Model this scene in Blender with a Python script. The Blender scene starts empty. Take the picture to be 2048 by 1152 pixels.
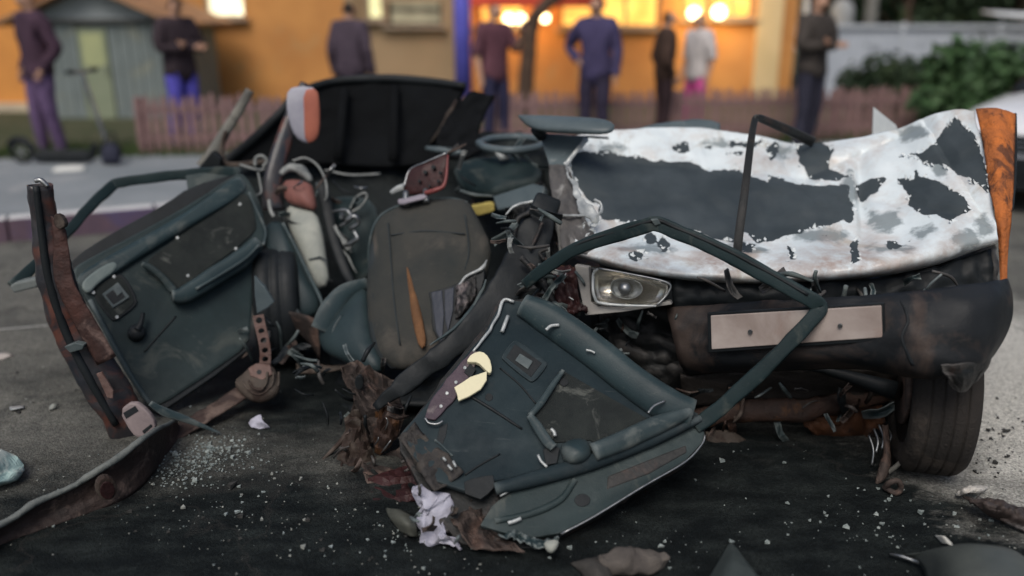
import bpy, bmesh, math, random
import numpy as np
from mathutils import Vector, Matrix, noise
random.seed(7); np.random.seed(7)
S = bpy.context.scene
COL = S.collection
R = math.radians

# ------------------------------------------------------------------ camera
F, CX, CY, EYE = 1700.0, 1024.0, 576.0, 1.55
PITCH = math.atan(536.0 / F)
cam_d = bpy.data.cameras.new('camera'); cam = bpy.data.objects.new('camera', cam_d); COL.objects.link(cam)
cam.location = (0, 0, EYE); cam.rotation_euler = (R(90) - PITCH, 0, 0)
cam_d.sensor_width = 36.0; cam_d.lens = F / 2048 * 36.0
cam_d.clip_start = 0.05; cam_d.clip_end = 600
cam_d.dof.use_dof = True; cam_d.dof.focus_distance = 2.95; cam_d.dof.aperture_fstop = 0.65
S.camera = cam

# ------------------------------------------------------------------ world, sun, exposure
SUN_EL, SUN_ROT = R(54), R(-165)
w = bpy.data.worlds.new('World'); S.world = w; w.use_nodes = True
nt = w.node_tree; nt.nodes.clear()
sky = nt.nodes.new('ShaderNodeTexSky'); sky.sky_type = 'NISHITA'; sky.sun_disc = False
sky.sun_elevation = SUN_EL; sky.sun_rotation = SUN_ROT; sky.air_density = 1.0; sky.dust_density = 4.0; sky.ozone_density = 1.5
bg = nt.nodes.new('ShaderNodeBackground'); bg.inputs[1].default_value = 0.078
wo = nt.nodes.new('ShaderNodeOutputWorld')
nt.links.new(sky.outputs[0], bg.inputs[0]); nt.links.new(bg.outputs[0], wo.inputs[0])
sl = bpy.data.lights.new('sun', 'SUN'); sl.energy = 1.5; sl.angle = R(32); sl.color = (1, .95, .9)
so = bpy.data.objects.new('sun', sl); COL.objects.link(so)
# thin overcast: a very soft sun high behind the camera
sd = Vector((math.sin(SUN_ROT) * math.cos(SUN_EL), math.cos(SUN_ROT) * math.cos(SUN_EL), math.sin(SUN_EL)))
so.rotation_euler = sd.to_track_quat('Z', 'Y').to_euler(); so.location = (0, 0, 20)
S.view_settings.view_transform = 'Standard'; S.view_settings.look = 'None'
S.view_settings.exposure = 0.55; S.view_settings.gamma = 1.0; S.view_settings.use_curve_mapping = False
S.render.engine = 'CYCLES'; S.cycles.use_denoising = True
S.cycles.max_bounces = 6; S.cycles.sample_clamp_indirect = 4

# ------------------------------------------------------------------ geometry helpers
CAM = Vector((0, 0, EYE))
_f = Vector((0, math.cos(PITCH), -math.sin(PITCH))); _u = Vector((0, math.sin(PITCH), math.cos(PITCH))); _r = Vector((1, 0, 0))
def ray(x, y): return _f + _r * ((x - CX) / F) + _u * ((CY - y) / F)
def V(x, y, Y):
    d = ray(x, y); return CAM + d * (Y / d.y)
def G(x, y, z=0.0):
    d = ray(x, y); return CAM + d * ((z - EYE) / d.z)
class Plane:
    def __init__(s, a, b, c):
        a, b, c = [p if isinstance(p, Vector) else V(*p) for p in (a, b, c)]
        s.o = a; s.n = (b - a).cross(c - a).normalized()
        if s.n.dot(CAM - a) < 0: s.n = -s.n
    def at(s, x, y, off=0.0):
        d = ray(x, y); t = (s.o + s.n * off - CAM).dot(s.n) / d.dot(s.n); return CAM + d * t
def vplane(x, Y, yaw=0.0, tilt=0.0):
    """upright plane through the point at column x, distance Y; yaw turns it, tilt leans its top back"""
    p = V(x, 576, Y); q = p + Vector((math.cos(R(yaw)), math.sin(R(yaw)), 0))
    u = p + Vector((-math.sin(R(yaw)) * math.sin(R(tilt)), math.cos(R(yaw)) * math.sin(R(tilt)), math.cos(R(tilt))))
    return Plane(p, q, u)
WM = {}
def link(name, mesh, mat=None, parent=None, smooth=False):
    o = bpy.data.objects.new(name, mesh); COL.objects.link(o)
    if mat is not None:
        for m in (mat if isinstance(mat, (list, tuple)) else [mat]): mesh.materials.append(m)
    if smooth: mesh.polygons.foreach_set('use_smooth', [True] * len(mesh.polygons))
    WM[o.name] = Matrix.Identity(4)
    if parent is not None: adopt(o, parent)
    return o
def adopt(o, parent):
    o.parent = parent; o.matrix_parent_inverse = WM.get(parent.name, Matrix.Identity(4)).inverted()
def tag(o, label, cat, group=None, kind=None):
    o['label'] = label; o['category'] = cat
    if group: o['group'] = group
    if kind: o['kind'] = kind
    return o
def thing(name, label, cat, loc, group=None):
    o = bpy.data.objects.new(name, None); COL.objects.link(o); o.location = loc; o.empty_display_size = .1
    WM[o.name] = Matrix.Translation(loc); return tag(o, label, cat, group)
def struct(o): o['kind'] = 'structure'; return o
def pydata(name, vs, fs, mat, parent=None, smooth=False):
    me = bpy.data.meshes.new(name); me.from_pydata([tuple(v) for v in vs], [], fs); me.update()
    return link(name, me, mat, parent, smooth)
def fix_normals(o):
    bm = bmesh.new(); bm.from_mesh(o.data); bmesh.ops.recalc_face_normals(bm, faces=bm.faces); bm.to_mesh(o.data); bm.free()
def catmull(pts, n):
    """n samples through the control points (any dimension)"""
    P = np.array([tuple(p) for p in pts], float); k = len(P)
    if k == 1: return np.repeat(P, n, 0)
    Q = np.vstack([2 * P[0] - P[1], P, 2 * P[-1] - P[-2]]); out = []
    for t in np.linspace(0, k - 1, n):
        i = min(int(t), k - 2); f = t - i; a, b, c, d = Q[i], Q[i + 1], Q[i + 2], Q[i + 3]
        out.append(.5 * (2 * b + (c - a) * f + (2 * a - 5 * b + 4 * c - d) * f * f + (3 * b - a - 3 * c + d) * f ** 3))
    return np.array(out)
def nz(p, s, seed=0.0): return noise.noise(Vector((p[0] * s + seed, p[1] * s - seed * 1.7, p[2] * s + seed * .3)))
def sheet(name, rows, nu, nv, mat, parent=None, thick=.004, crumple=0.0, cs=6.0, seed=0.0, world=False, smooth=True):
    """a metal / cloth sheet through rows of control points (x, y, Y) or world points, with real thickness"""
    k = max(len(r) for r in rows)
    G_ = np.array([catmull(r, k) for r in rows]); A = np.array([catmull(G_[:, j], nv) for j in range(k)]); A = A.transpose(1, 0, 2)
    B = np.array([catmull(A[i], nu) for i in range(nv)])
    vs = []
    for i in range(nv):
        for j in range(nu):
            p = Vector(B[i, j]) if world else V(*B[i, j])
            if crumple:
                d = (CAM - p).normalized(); a = nz(p, cs, seed); b = abs(nz(p, cs * 2.3, seed + 9)); c = nz(p, cs * 5, seed + 4)
                p = p + (d + Vector((0, 0, .3)) + Vector((a, b, c)) * .4) * crumple * (a * .7 + .5 - b * 1.1 + c * .25)
            vs.append(p)
    fs = [(i * nu + j, i * nu + j + 1, (i + 1) * nu + j + 1, (i + 1) * nu + j) for i in range(nv - 1) for j in range(nu - 1)]
    o = pydata(name, vs, fs, mat, parent, smooth)
    if thick: m = o.modifiers.new('thickness', 'SOLIDIFY'); m.thickness = thick; m.offset = 0
    o['px'] = 0
    del o['px']; o_grid[o.name] = B
    return o
o_grid = {}
def tube(name, pts, wd, mat, parent=None, d=None, sup=2.0, n=12, seg=6, closed=False, cap=True, world=False, rough=0.0, thick=None, seed=0.0):
    """sweep of a rounded section: wd = width(s) across the line of sight, d = depth(s); sup > 2 makes it boxier"""
    P = [Vector(p) if world else V(*p) for p in pts]
    if closed: P = P + [P[0]]
    N = (len(P) - 1) * seg + 1
    C = [Vector(c) for c in catmull(P, N)] if seg > 1 else P
    N = len(C)
    ws = wd if isinstance(wd, (list, tuple)) else [wd, wd]
    W_ = np.interp(np.linspace(0, 1, N), np.linspace(0, 1, len(ws)), ws)
    if d is None: D_ = W_
    else:
        ds = d if isinstance(d, (list, tuple)) else [d, d]
        D_ = np.interp(np.linspace(0, 1, N), np.linspace(0, 1, len(ds)), ds)
    vs = []
    for i, c in enumerate(C):
        t = (C[min(i + 1, N - 1)] - C[max(i - 1, 0)]).normalized()
        v = (CAM - c).normalized(); s = t.cross(v)
        s = s.normalized() if s.length > 1e-4 else Vector((1, 0, 0)); q = s.cross(t).normalized()
        for k in range(n):
            a = 2 * math.pi * k / n; ca, sa = math.cos(a), math.sin(a)
            e = 2.0 / sup
            x = math.copysign(abs(ca) ** e, ca) * W_[i] / 2; z = math.copysign(abs(sa) ** e, sa) * D_[i] / 2
            p = c + s * x + q * z
            if rough: p = p + Vector((nz(p, 14, seed), nz(p, 14, seed + 5), nz(p, 14, seed + 11))) * rough + Vector((nz(p, 39, seed), nz(p, 39, seed + 5), nz(p, 39, seed + 11))) * rough * .45
            vs.append(p)
    fs = [(i * n + k, i * n + (k + 1) % n, (i + 1) * n + (k + 1) % n, (i + 1) * n + k) for i in range(N - 1) for k in range(n)]
    if cap and not closed: fs += [tuple(range(n))[::-1], tuple((N - 1) * n + k for k in range(n))]
    o = pydata(name, vs, fs, mat, parent, True)
    fix_normals(o)
    if not cap and thick: m = o.modifiers.new('thickness', 'SOLIDIFY'); m.thickness = thick; m.offset = -1
    return o
def chaikin(p, k):
    for _ in range(k):
        q = []
        for i in range(len(p)):
            a, b = p[i], p[(i + 1) % len(p)]
            q += [(a[0] * .75 + b[0] * .25, a[1] * .75 + b[1] * .25), (a[0] * .25 + b[0] * .75, a[1] * .25 + b[1] * .75)]
        p = q
    return p
def slab(name, poly, pl, mat, parent=None, off=0.0, thick=.01, bevel=.003, rnd=0, jag=0.0, bow=0.0):
    """a plate of real thickness on a plane: outline given where the photo shows it, the front face `off` above the plane"""
    if jag:
        q = []
        for i in range(len(poly)):
            a, b = Vector(poly[i]), Vector(poly[(i + 1) % len(poly)]); n_ = max(1, int((b - a).length / 14))
            for k in range(n_):
                c = a.lerp(b, k / n_)
                q.append((c.x + random.uniform(-jag, jag), c.y + random.uniform(-jag, jag)))
        poly = q
    poly = chaikin(poly, rnd)
    n = len(poly)
    A = [pl.at(x, y, off) for x, y in poly]; B = [a - pl.n * thick for a in A]
    if bow:
        cc = sum(A, Vector()) / n; mx = max((a - cc).length for a in A)
        A = [a - pl.n * bow * ((a - cc).length / mx) ** 2 for a in A]; B = [a - pl.n * thick for a in A]
    fs = [tuple(range(n)), tuple(range(2 * n - 1, n - 1, -1))] + [(i, n + i, n + (i + 1) % n, (i + 1) % n) for i in range(n)]
    o = pydata(name, A + B, fs, mat, parent); fix_normals(o)
    if bevel: m = o.modifiers.new('edge', 'BEVEL'); m.width = bevel; m.segments = 2; m.limit_method = 'ANGLE'; m.angle_limit = R(40)
    return o
def dome(name, poly, pl, mat, parent=None, off=0.0, high=.03, base=.02, rnd=2, power=2.0, crumple=0.0, seed=0.0, n_ring=7, centre=None):
    """a padded body: the outline swells towards the viewer by `high` and runs back by `base`"""
    poly = chaikin(poly, rnd); n = len(poly)
    c = centre or (sum(p[0] for p in poly) / n, sum(p[1] for p in poly) / n)
    vs = [pl.at(x, y, off - base) for x, y in poly]
    for k in range(n_ring):
        s = math.cos(k / n_ring * math.pi / 2); h = (1 - s ** power) ** (1 / power) * high
        for x, y in poly:
            p = pl.at(c[0] + (x - c[0]) * s, c[1] + (y - c[1]) * s, off + h)
            if crumple: p = p + pl.n * crumple * (nz(p, 9, seed) + .5 * nz(p, 22, seed + 3))
            vs.append(p)
    vs.append(pl.at(c[0], c[1], off + high)); L = len(vs) - 1
    fs = [tuple(range(n))[::-1]]
    for k in range(n_ring):
        fs += [(k * n + i, k * n + (i + 1) % n, (k + 1) * n + (i + 1) % n, (k + 1) * n + i) for i in range(n)]
    fs += [(n_ring * n + i, n_ring * n + (i + 1) % n, L) for i in range(n)]
    o = pydata(name, vs, fs, mat, parent, True); fix_normals(o); return o
def box(name, c, s, mat, parent=None, rot=0.0, bevel=.0):
    """box with its base centre at c"""
    M_ = Matrix.Translation(c) @ Matrix.Rotation(rot, 4, 'Z')
    vs = [M_ @ Vector((x * s[0] / 2, y * s[1] / 2, z * s[2])) for z in (0, 1) for x, y in ((-1, -1), (1, -1), (1, 1), (-1, 1))]
    fs = [(3, 2, 1, 0), (4, 5, 6, 7), (0, 1, 5, 4), (1, 2, 6, 5), (2, 3, 7, 6), (3, 0, 4, 7)]
    o = pydata(name, vs, fs, mat, parent)
    if bevel: m = o.modifiers.new('edge', 'BEVEL'); m.width = bevel; m.segments = 2
    return o
def lathe(name, prof, M_, mat, parent=None, n=40):
    """profile (radius, along axis) turned about local Z, then placed by M_"""
    k = len(prof); vs = [M_ @ Vector((r * math.cos(2 * math.pi * i / n), r * math.sin(2 * math.pi * i / n), z)) for i in range(n) for r, z in prof]
    fs = [(i * k + j, ((i + 1) % n) * k + j, ((i + 1) % n) * k + j + 1, i * k + j + 1) for i in range(n) for j in range(k - 1)]
    o = pydata(name, vs, fs, mat, parent, True); fix_normals(o); return o

# ------------------------------------------------------------------ materials
def mat(name, c1, c2=None, scale=7.0, rough=.6, metal=0.0, bump=.12, bscale=55.0, c3=None, s3=3.0, t3=.6, spec=.2, rvar=.15, coat=0.0, wear_glint=None, scratch=None):
    m = bpy.data.materials.new(name); m.use_nodes = True; n = m.node_tree.nodes; l = m.node_tree.links
    b = n['Principled BSDF']; tc = n.new('ShaderNodeTexCoord')
    def noi(sc, det=6, dist=0.0):
        t = n.new('ShaderNodeTexNoise'); t.inputs['Scale'].default_value = sc; t.inputs['Detail'].default_value = det
        t.inputs['Roughness'].default_value = .62; t.inputs['Distortion'].default_value = dist
        l.new(tc.outputs['Object'], t.inputs['Vector']); return t
    c2 = c2 or tuple(x * .7 for x in c1)
    a = noi(scale, 7, .4); r = n.new('ShaderNodeValToRGB'); r.color_ramp.elements[0].position = .35; r.color_ramp.elements[1].position = .65
    r.color_ramp.elements[0].color = (*c1, 1); r.color_ramp.elements[1].color = (*c2, 1); l.new(a.outputs['Fac'], r.inputs['Fac'])
    out = r.outputs['Color']
    if c3:
        d = noi(s3, 9, .8); q = n.new('ShaderNodeValToRGB'); q.color_ramp.elements[0].position = t3 - .05; q.color_ramp.elements[1].position = t3 + .05
        q.color_ramp.elements[0].color = (0, 0, 0, 1); q.color_ramp.elements[1].color = (1, 1, 1, 1); l.new(d.outputs['Fac'], q.inputs['Fac'])
        x = n.new('ShaderNodeMix'); x.data_type = 'RGBA'; l.new(q.outputs['Color'], x.inputs['Factor']); l.new(out, x.inputs[6]); x.inputs[7].default_value = (*c3, 1)
        out = x.outputs[2]
    if scratch:     # fine directional scuffs
        mp = n.new('ShaderNodeMapping'); mp.inputs['Rotation'].default_value = (.5, .3, .8); mp.inputs['Scale'].default_value = (4, 60, 24); l.new(tc.outputs['Object'], mp.inputs['Vector'])
        d = n.new('ShaderNodeTexNoise'); d.inputs['Scale'].default_value = 1.6; d.inputs['Detail'].default_value = 5; d.inputs['Roughness'].default_value = .7; l.new(mp.outputs['Vector'], d.inputs['Vector'])
        q = n.new('ShaderNodeMapRange'); q.inputs['From Min'].default_value = .63; q.inputs['From Max'].default_value = .72; q.inputs['To Max'].default_value = .55; l.new(d.outputs['Fac'], q.inputs['Value'])
        x = n.new('ShaderNodeMix'); x.data_type = 'RGBA'; l.new(q.outputs['Result'], x.inputs['Factor']); l.new(out, x.inputs[6]); x.inputs[7].default_value = (*scratch, 1); out = x.outputs[2]
    if wear_glint:        # rubbed edges; edge highlights are put into this pale colour too
        gg = n.new('ShaderNodeNewGeometry'); q = n.new('ShaderNodeMapRange'); q.inputs['From Min'].default_value = .53; q.inputs['From Max'].default_value = .62; q.inputs['To Max'].default_value = .8; l.new(gg.outputs['Pointiness'], q.inputs['Value'])
        e = noi(22, 5); k = n.new('ShaderNodeMath'); k.operation = 'MULTIPLY'; l.new(q.outputs['Result'], k.inputs[0]); l.new(e.outputs['Fac'], k.inputs[1])
        x = n.new('ShaderNodeMix'); x.data_type = 'RGBA'; l.new(k.outputs[0], x.inputs['Factor']); l.new(out, x.inputs[6]); x.inputs[7].default_value = (*wear_glint, 1); out = x.outputs[2]
    l.new(out, b.inputs['Base Color'])
    g = noi(scale * 2.7, 5); mr = n.new('ShaderNodeMapRange'); mr.inputs['To Min'].default_value = max(.05, rough - rvar); mr.inputs['To Max'].default_value = min(1, rough + rvar)
    l.new(g.outputs['Fac'], mr.inputs['Value']); l.new(mr.outputs['Result'], b.inputs['Roughness'])
    b.inputs['Metallic'].default_value = metal; b.inputs['Specular IOR Level'].default_value = spec; b.inputs['Coat Weight'].default_value = coat
    if bump:
        h = noi(bscale, 6); bp = n.new('ShaderNodeBump'); bp.inputs['Strength'].default_value = bump; bp.inputs['Distance'].default_value = .02
        l.new(h.outputs['Fac'], bp.inputs['Height']); l.new(bp.outputs['Normal'], b.inputs['Normal'])
    return m
def emis(name, col, strength):
    m = bpy.data.materials.new(name); m.use_nodes = True; n = m.node_tree.nodes; b = n['Principled BSDF']
    tc = n.new('ShaderNodeTexCoord'); t = n.new('ShaderNodeTexNoise'); t.inputs['Scale'].default_value = 3.5; t.inputs['Detail'].default_value = 3
    r = n.new('ShaderNodeValToRGB'); r.color_ramp.elements[0].position = .3; r.color_ramp.elements[1].position = .7
    r.color_ramp.elements[0].color = (*[c * .45 for c in col], 1); r.color_ramp.elements[1].color = (*col, 1)
    m.node_tree.links.new(tc.outputs['Object'], t.inputs['Vector']); m.node_tree.links.new(t.outputs['Fac'], r.inputs['Fac'])
    m.node_tree.links.new(r.outputs['Color'], b.inputs['Emission Color']); b.inputs['Emission Strength'].default_value = strength
    b.inputs['Base Color'].default_value = (*[c * .5 for c in col], 1); b.inputs['Roughness'].default_value = .15
    return m
RUST = (.13, .06, .035)
m_plastic = mat('door_plastic', (.015, .027, .029), (.0095, .0175, .019), 4, .5, bump=.12, bscale=160, c3=(.042, .05, .046), s3=5, t3=.62, wear_glint=(.22, .25, .24), scratch=(.055, .064, .06), spec=.12)
m_plastic2 = mat('blue_grey_plastic', (.025, .041, .045), (.017, .029, .033), 5, .42, bump=.1, bscale=180, c3=(.06, .072, .07), s3=7, t3=.62, wear_glint=(.3, .33, .32), scratch=(.08, .092, .088), spec=.14)
m_fabric = mat('door_fabric', (.02, .024, .0225), (.0125, .0155, .0155), 14, .9, bump=.35, bscale=260, c3=(.07, .075, .068), s3=10, t3=.62)
m_black = mat('black_trim', (.012, .015, .017), (.008, .01, .011), 9, .55, bump=.1)
m_soot = mat('soot_steel', (.008, .0105, .0115), (.014, .014, .0135), 6, .5, bump=.2, c3=(.04, .026, .022), s3=5, t3=.6, wear_glint=(.16, .15, .14), scratch=(.05, .046, .043))
m_pillar = mat('pillar_steel', (.016, .02, .026), (.035, .03, .03), 6, .42, bump=.2, bscale=30, c3=(.085, .035, .026), s3=5, t3=.54, coat=.2)
m_rusty = mat('rusty_steel', (.038, .029, .025), (.02, .017, .016), 8, .75, bump=.5, bscale=45, c3=(.085, .055, .044), s3=9, t3=.58, wear_glint=(.16, .12, .1))
m_rustpink = mat('rusty_rail', (.15, .098, .085), (.09, .06, .052), 14, .7, bump=.3, c3=(.09, .05, .04), s3=12, t3=.6)
m_maroon = mat('maroon_paint', (.038, .013, .013), (.02, .01, .01), 8, .45, bump=.3, c3=(.075, .05, .046), s3=7, t3=.62)
m_tan = mat('rusty_tan', (.075, .06, .049), (.042, .035, .029), 9, .7, bump=.3, c3=(.03, .02, .016), s3=8, t3=.55)
m_seat = mat('seat_cloth', (.05, .049, .043), (.029, .033, .032), 3, .95, bump=.5, bscale=260, c3=(.078, .071, .061), s3=2.2, t3=.6, scratch=(.085, .08, .07))
m_seatd = mat('seat_side', (.03, .037, .04), (.022, .028, .03), 7, .85, bump=.3, bscale=250)
m_foam = mat('orange_foam', (.17, .085, .04), (.10, .052, .027), 9, .9, bump=.5, bscale=90)
m_yellow = mat('yellow_foam', (.42, .34, .10), (.32, .26, .08), 9, .9, bump=.5, bscale=90)
m_navy = mat('navy_sheet', (.014, .02, .034), (.01, .015, .026), 8, .4, bump=.1)
m_leather = mat('dark_leather', (.022, .035, .038), (.015, .025, .028), 6, .42, bump=.15, bscale=90)
m_cream = mat('cream_padding', (.30, .31, .27), (.2, .215, .195), 8, .8, bump=.2, c3=(.22, .22, .20), s3=6, t3=.64)
m_red = mat('dull_red', (.2, .085, .07), (.12, .055, .048), 8, .6, bump=.15)
m_white = mat('white_rag', (.40, .40, .46), (.26, .26, .32), 9, .9, bump=.4, bscale=60, c3=(.3, .29, .32), s3=11, t3=.63)
m_pale = mat('pale_bare_edge', (.42, .44, .43), (.25, .27, .27), 22, .4, metal=.3, bump=.2)
m_creamp = mat('cream_plastic', (.60, .56, .38), (.6, .56, .38), 14, .45, bump=.1, c3=(.3, .27, .2), s3=12, t3=.66)
m_alu = mat('dull_aluminium', (.3, .31, .31), (.16, .17, .175), 18, .35, metal=.85, bump=.1)
m_greyp = mat('blue_grey_paint', (.085, .108, .115), (.06, .08, .088), 5, .35, bump=.04, c3=(.19, .21, .21), s3=7, t3=.66)
m_tyre = mat('tyre_rubber', (.022, .02, .018), (.03, .026, .023), 5, .85, bump=.4, bscale=70, c3=(.05, .042, .035), s3=4, t3=.55)
m_orange = mat('rust_orange', (.50, .15, .035), (.30, .10, .035), 9, .75, bump=.8, bscale=40, c3=(.13, .05, .025), s3=11, t3=.56)
m_redbrown = mat('red_brown_steel', (.042, .024, .018), (.024, .016, .013), 7, .6, bump=.3, c3=(.09, .042, .018), s3=6, t3=.6)
m_plate = mat('number_plate', (.44, .385, .35), (.27, .22, .195), 4, .45, bump=.05, c3=(.28, .2, .17), s3=5, t3=.62)
m_platered = mat('red_dust', (.32, .21, .18), (.25, .16, .14), 8, .6, bump=.1)
m_chrome = mat('reflector', (.6, .58, .52), (.42, .38, .33), 9, .2, metal=.9, bump=.05, c3=(.25, .2, .16), s3=6, t3=.6)
def glassmat(name, col, rough=.05, tr=1.0):
    m = bpy.data.materials.new(name); m.use_nodes = True; n = m.node_tree.nodes; b = n['Principled BSDF']
    b.inputs['Base Color'].default_value = (*col, 1); b.inputs['Roughness'].default_value = rough; b.inputs['Transmission Weight'].default_value = tr; b.inputs['IOR'].default_value = 1.3
    tc = n.new('ShaderNodeTexCoord'); t = n.new('ShaderNodeTexNoise'); t.inputs['Scale'].default_value = 30
    bp = n.new('ShaderNodeBump'); bp.inputs['Strength'].default_value = .05
    m.node_tree.links.new(tc.outputs['Object'], t.inputs['Vector']); m.node_tree.links.new(t.outputs['Fac'], bp.inputs['Height']); m.node_tree.links.new(bp.outputs['Normal'], b.inputs['Normal'])
    return m
m_glass = glassmat('clear_glass', (.95, .96, .95))
m_shard = glassmat('crushed_glass', (.85, .92, .9), .15, .45)


# ================================================================== SETTING
ZP = 0.17                                   # pavement level behind the kerb
K0, K1 = G(0, 440, ZP), G(340, 412, ZP)      # line of the kerb's top edge
kd = (K1 - K0).normalized(); kd.z = 0; kd.normalize(); kn = Vector((-kd.y, kd.x, 0))   # kn points away from the camera
def road_mat():
    m = mat('road_asphalt', (.165, .163, .142), (.112, .112, .1), 2.6, .85, bump=.9, bscale=150, c3=(.075, .076, .07), s3=1.5, t3=.6)
    n = m.node_tree.nodes; l = m.node_tree.links; b = n['Principled BSDF']; tc = n.new('ShaderNodeTexCoord')
    old = b.inputs['Base Color'].links[0].from_socket; oldr = b.inputs['Roughness'].links[0].from_socket
    # oil and coolant spilt under and in front of the wreck: an irregular dark wet patch with its own outline
    def blob(cx, cy, rx, ry, ang):
        mp = n.new('ShaderNodeMapping'); mp.vector_type = 'TEXTURE'; mp.inputs['Location'].default_value = (cx, cy, 0); mp.inputs['Rotation'].default_value = (0, 0, R(ang)); mp.inputs['Scale'].default_value = (rx, ry, 1)
        l.new(tc.outputs['Object'], mp.inputs['Vector'])
        ln = n.new('ShaderNodeVectorMath'); ln.operation = 'LENGTH'; l.new(mp.outputs['Vector'], ln.inputs[0]); return ln.outputs['Value']
    a = blob(.55, 2.15, 1.62, 1.15, 8); c = blob(-.85, 1.7, 1.6, 1.15, -10); d_ = blob(.1, 3.6, 1.9, .8, 0)
    mi = n.new('ShaderNodeMath'); mi.operation = 'MINIMUM'; l.new(a, mi.inputs[0]); l.new(c, mi.inputs[1])
    m2 = n.new('ShaderNodeMath'); m2.operation = 'MINIMUM'; l.new(mi.outputs[0], m2.inputs[0]); l.new(d_, m2.inputs[1])
    nn = n.new('ShaderNodeTexNoise'); nn.inputs['Scale'].default_value = 3.2; nn.inputs['Detail'].default_value = 9; nn.inputs['Roughness'].default_value = .65
    mp = n.new('ShaderNodeMapping'); mp.inputs['Rotation'].default_value = (0, 0, R(-14)); mp.inputs['Scale'].default_value = (.7, 1.5, 1); l.new(tc.outputs['Object'], mp.inputs['Vector']); l.new(mp.outputs['Vector'], nn.inputs['Vector'])
    ad = n.new('ShaderNodeMath'); ad.operation = 'MULTIPLY_ADD'; l.new(nn.outputs['Fac'], ad.inputs[0]); ad.inputs[1].default_value = 1.1; l.new(m2.outputs[0], ad.inputs[2])
    mr = n.new('ShaderNodeMapRange'); mr.inputs['From Min'].default_value = 1.22; mr.inputs['From Max'].default_value = 1.85; mr.inputs['To Min'].default_value = 1; mr.inputs['To Max'].default_value = 0
    mr.interpolation_type = 'SMOOTHSTEP'; l.new(ad.outputs[0], mr.inputs['Value'])
    x = n.new('ShaderNodeMix'); x.data_type = 'RGBA'; l.new(mr.outputs['Result'], x.inputs['Factor']); l.new(old, x.inputs[6])
    n3 = n.new('ShaderNodeTexNoise'); n3.inputs['Scale'].default_value = 9; n3.inputs['Detail'].default_value = 8; l.new(mp.outputs['Vector'], n3.inputs['Vector'])
    rr = n.new('ShaderNodeValToRGB'); rr.color_ramp.elements[0].position = .4; rr.color_ramp.elements[1].position = .7
    rr.color_ramp.elements[0].color = (.006, .0085, .009, 1); rr.color_ramp.elements[1].color = (.02, .025, .024, 1)
    l.new(n3.outputs['Fac'], rr.inputs['Fac']); l.new(rr.outputs['Color'], x.inputs[7]); 
    # pale patch right of the wreck: bright road glare put into the colour
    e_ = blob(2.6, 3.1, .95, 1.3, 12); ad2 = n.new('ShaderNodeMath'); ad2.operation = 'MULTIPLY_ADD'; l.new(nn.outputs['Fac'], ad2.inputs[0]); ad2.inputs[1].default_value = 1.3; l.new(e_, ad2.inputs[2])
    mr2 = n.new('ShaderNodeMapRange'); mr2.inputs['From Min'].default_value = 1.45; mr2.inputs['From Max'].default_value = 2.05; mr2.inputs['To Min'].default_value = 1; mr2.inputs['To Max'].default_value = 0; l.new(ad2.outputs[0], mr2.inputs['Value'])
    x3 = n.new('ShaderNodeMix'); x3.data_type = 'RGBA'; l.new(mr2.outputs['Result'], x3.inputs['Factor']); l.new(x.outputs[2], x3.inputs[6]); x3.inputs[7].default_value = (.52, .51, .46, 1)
    l.new(x3.outputs[2], b.inputs['Base Color'])
    y = n.new('ShaderNodeMix'); l.new(mr.outputs['Result'], y.inputs['Factor']); l.new(oldr, y.inputs[2]); y.inputs[3].default_value = .7
    l.new(y.outputs[0], b.inputs['Roughness'])
    b.inputs['Specular IOR Level'].default_value = .12
    fin = b.inputs['Base Color'].links[0].from_socket
    vo = n.new('ShaderNodeTexVoronoi'); vo.inputs['Scale'].default_value = 170; l.new(tc.outputs['Object'], vo.inputs['Vector'])
    sp = n.new('ShaderNodeSeparateColor'); l.new(vo.outputs['Color'], sp.inputs[0])
    sm = n.new('ShaderNodeMapRange'); sm.inputs['To Min'].default_value = .62; sm.inputs['To Max'].default_value = 1.5; l.new(sp.outputs[0], sm.inputs['Value'])
    hv = n.new('ShaderNodeHueSaturation'); l.new(sm.outputs['Result'], hv.inputs['Value']); l.new(fin, hv.inputs['Color'])
    vc = n.new('ShaderNodeTexVoronoi'); vc.feature = 'DISTANCE_TO_EDGE'; vc.inputs['Scale'].default_value = .55; nd = n.new('ShaderNodeTexNoise'); nd.inputs['Scale'].default_value = 4; nd.inputs['Detail'].default_value = 6
    l.new(tc.outputs['Object'], nd.inputs['Vector']); va = n.new('ShaderNodeVectorMath'); va.operation = 'MULTIPLY_ADD'; l.new(nd.outputs['Color'], va.inputs[0]); va.inputs[1].default_value = (.5, .5, 0); l.new(tc.outputs['Object'], va.inputs[2]); l.new(va.outputs[0], vc.inputs['Vector'])
    ck = n.new('ShaderNodeMapRange'); ck.inputs['From Max'].default_value = .006; ck.inputs['To Min'].default_value = .6; ck.inputs['To Max'].default_value = 0; l.new(vc.outputs['Distance'], ck.inputs['Value'])
    xk = n.new('ShaderNodeMix'); xk.data_type = 'RGBA'; l.new(ck.outputs['Result'], xk.inputs['Factor']); l.new(hv.outputs['Color'], xk.inputs[6]); xk.inputs[7].default_value = (.03, .03, .028, 1); l.new(xk.outputs[2], b.inputs['Base Color'])
    return m
m_road = road_mat()
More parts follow.
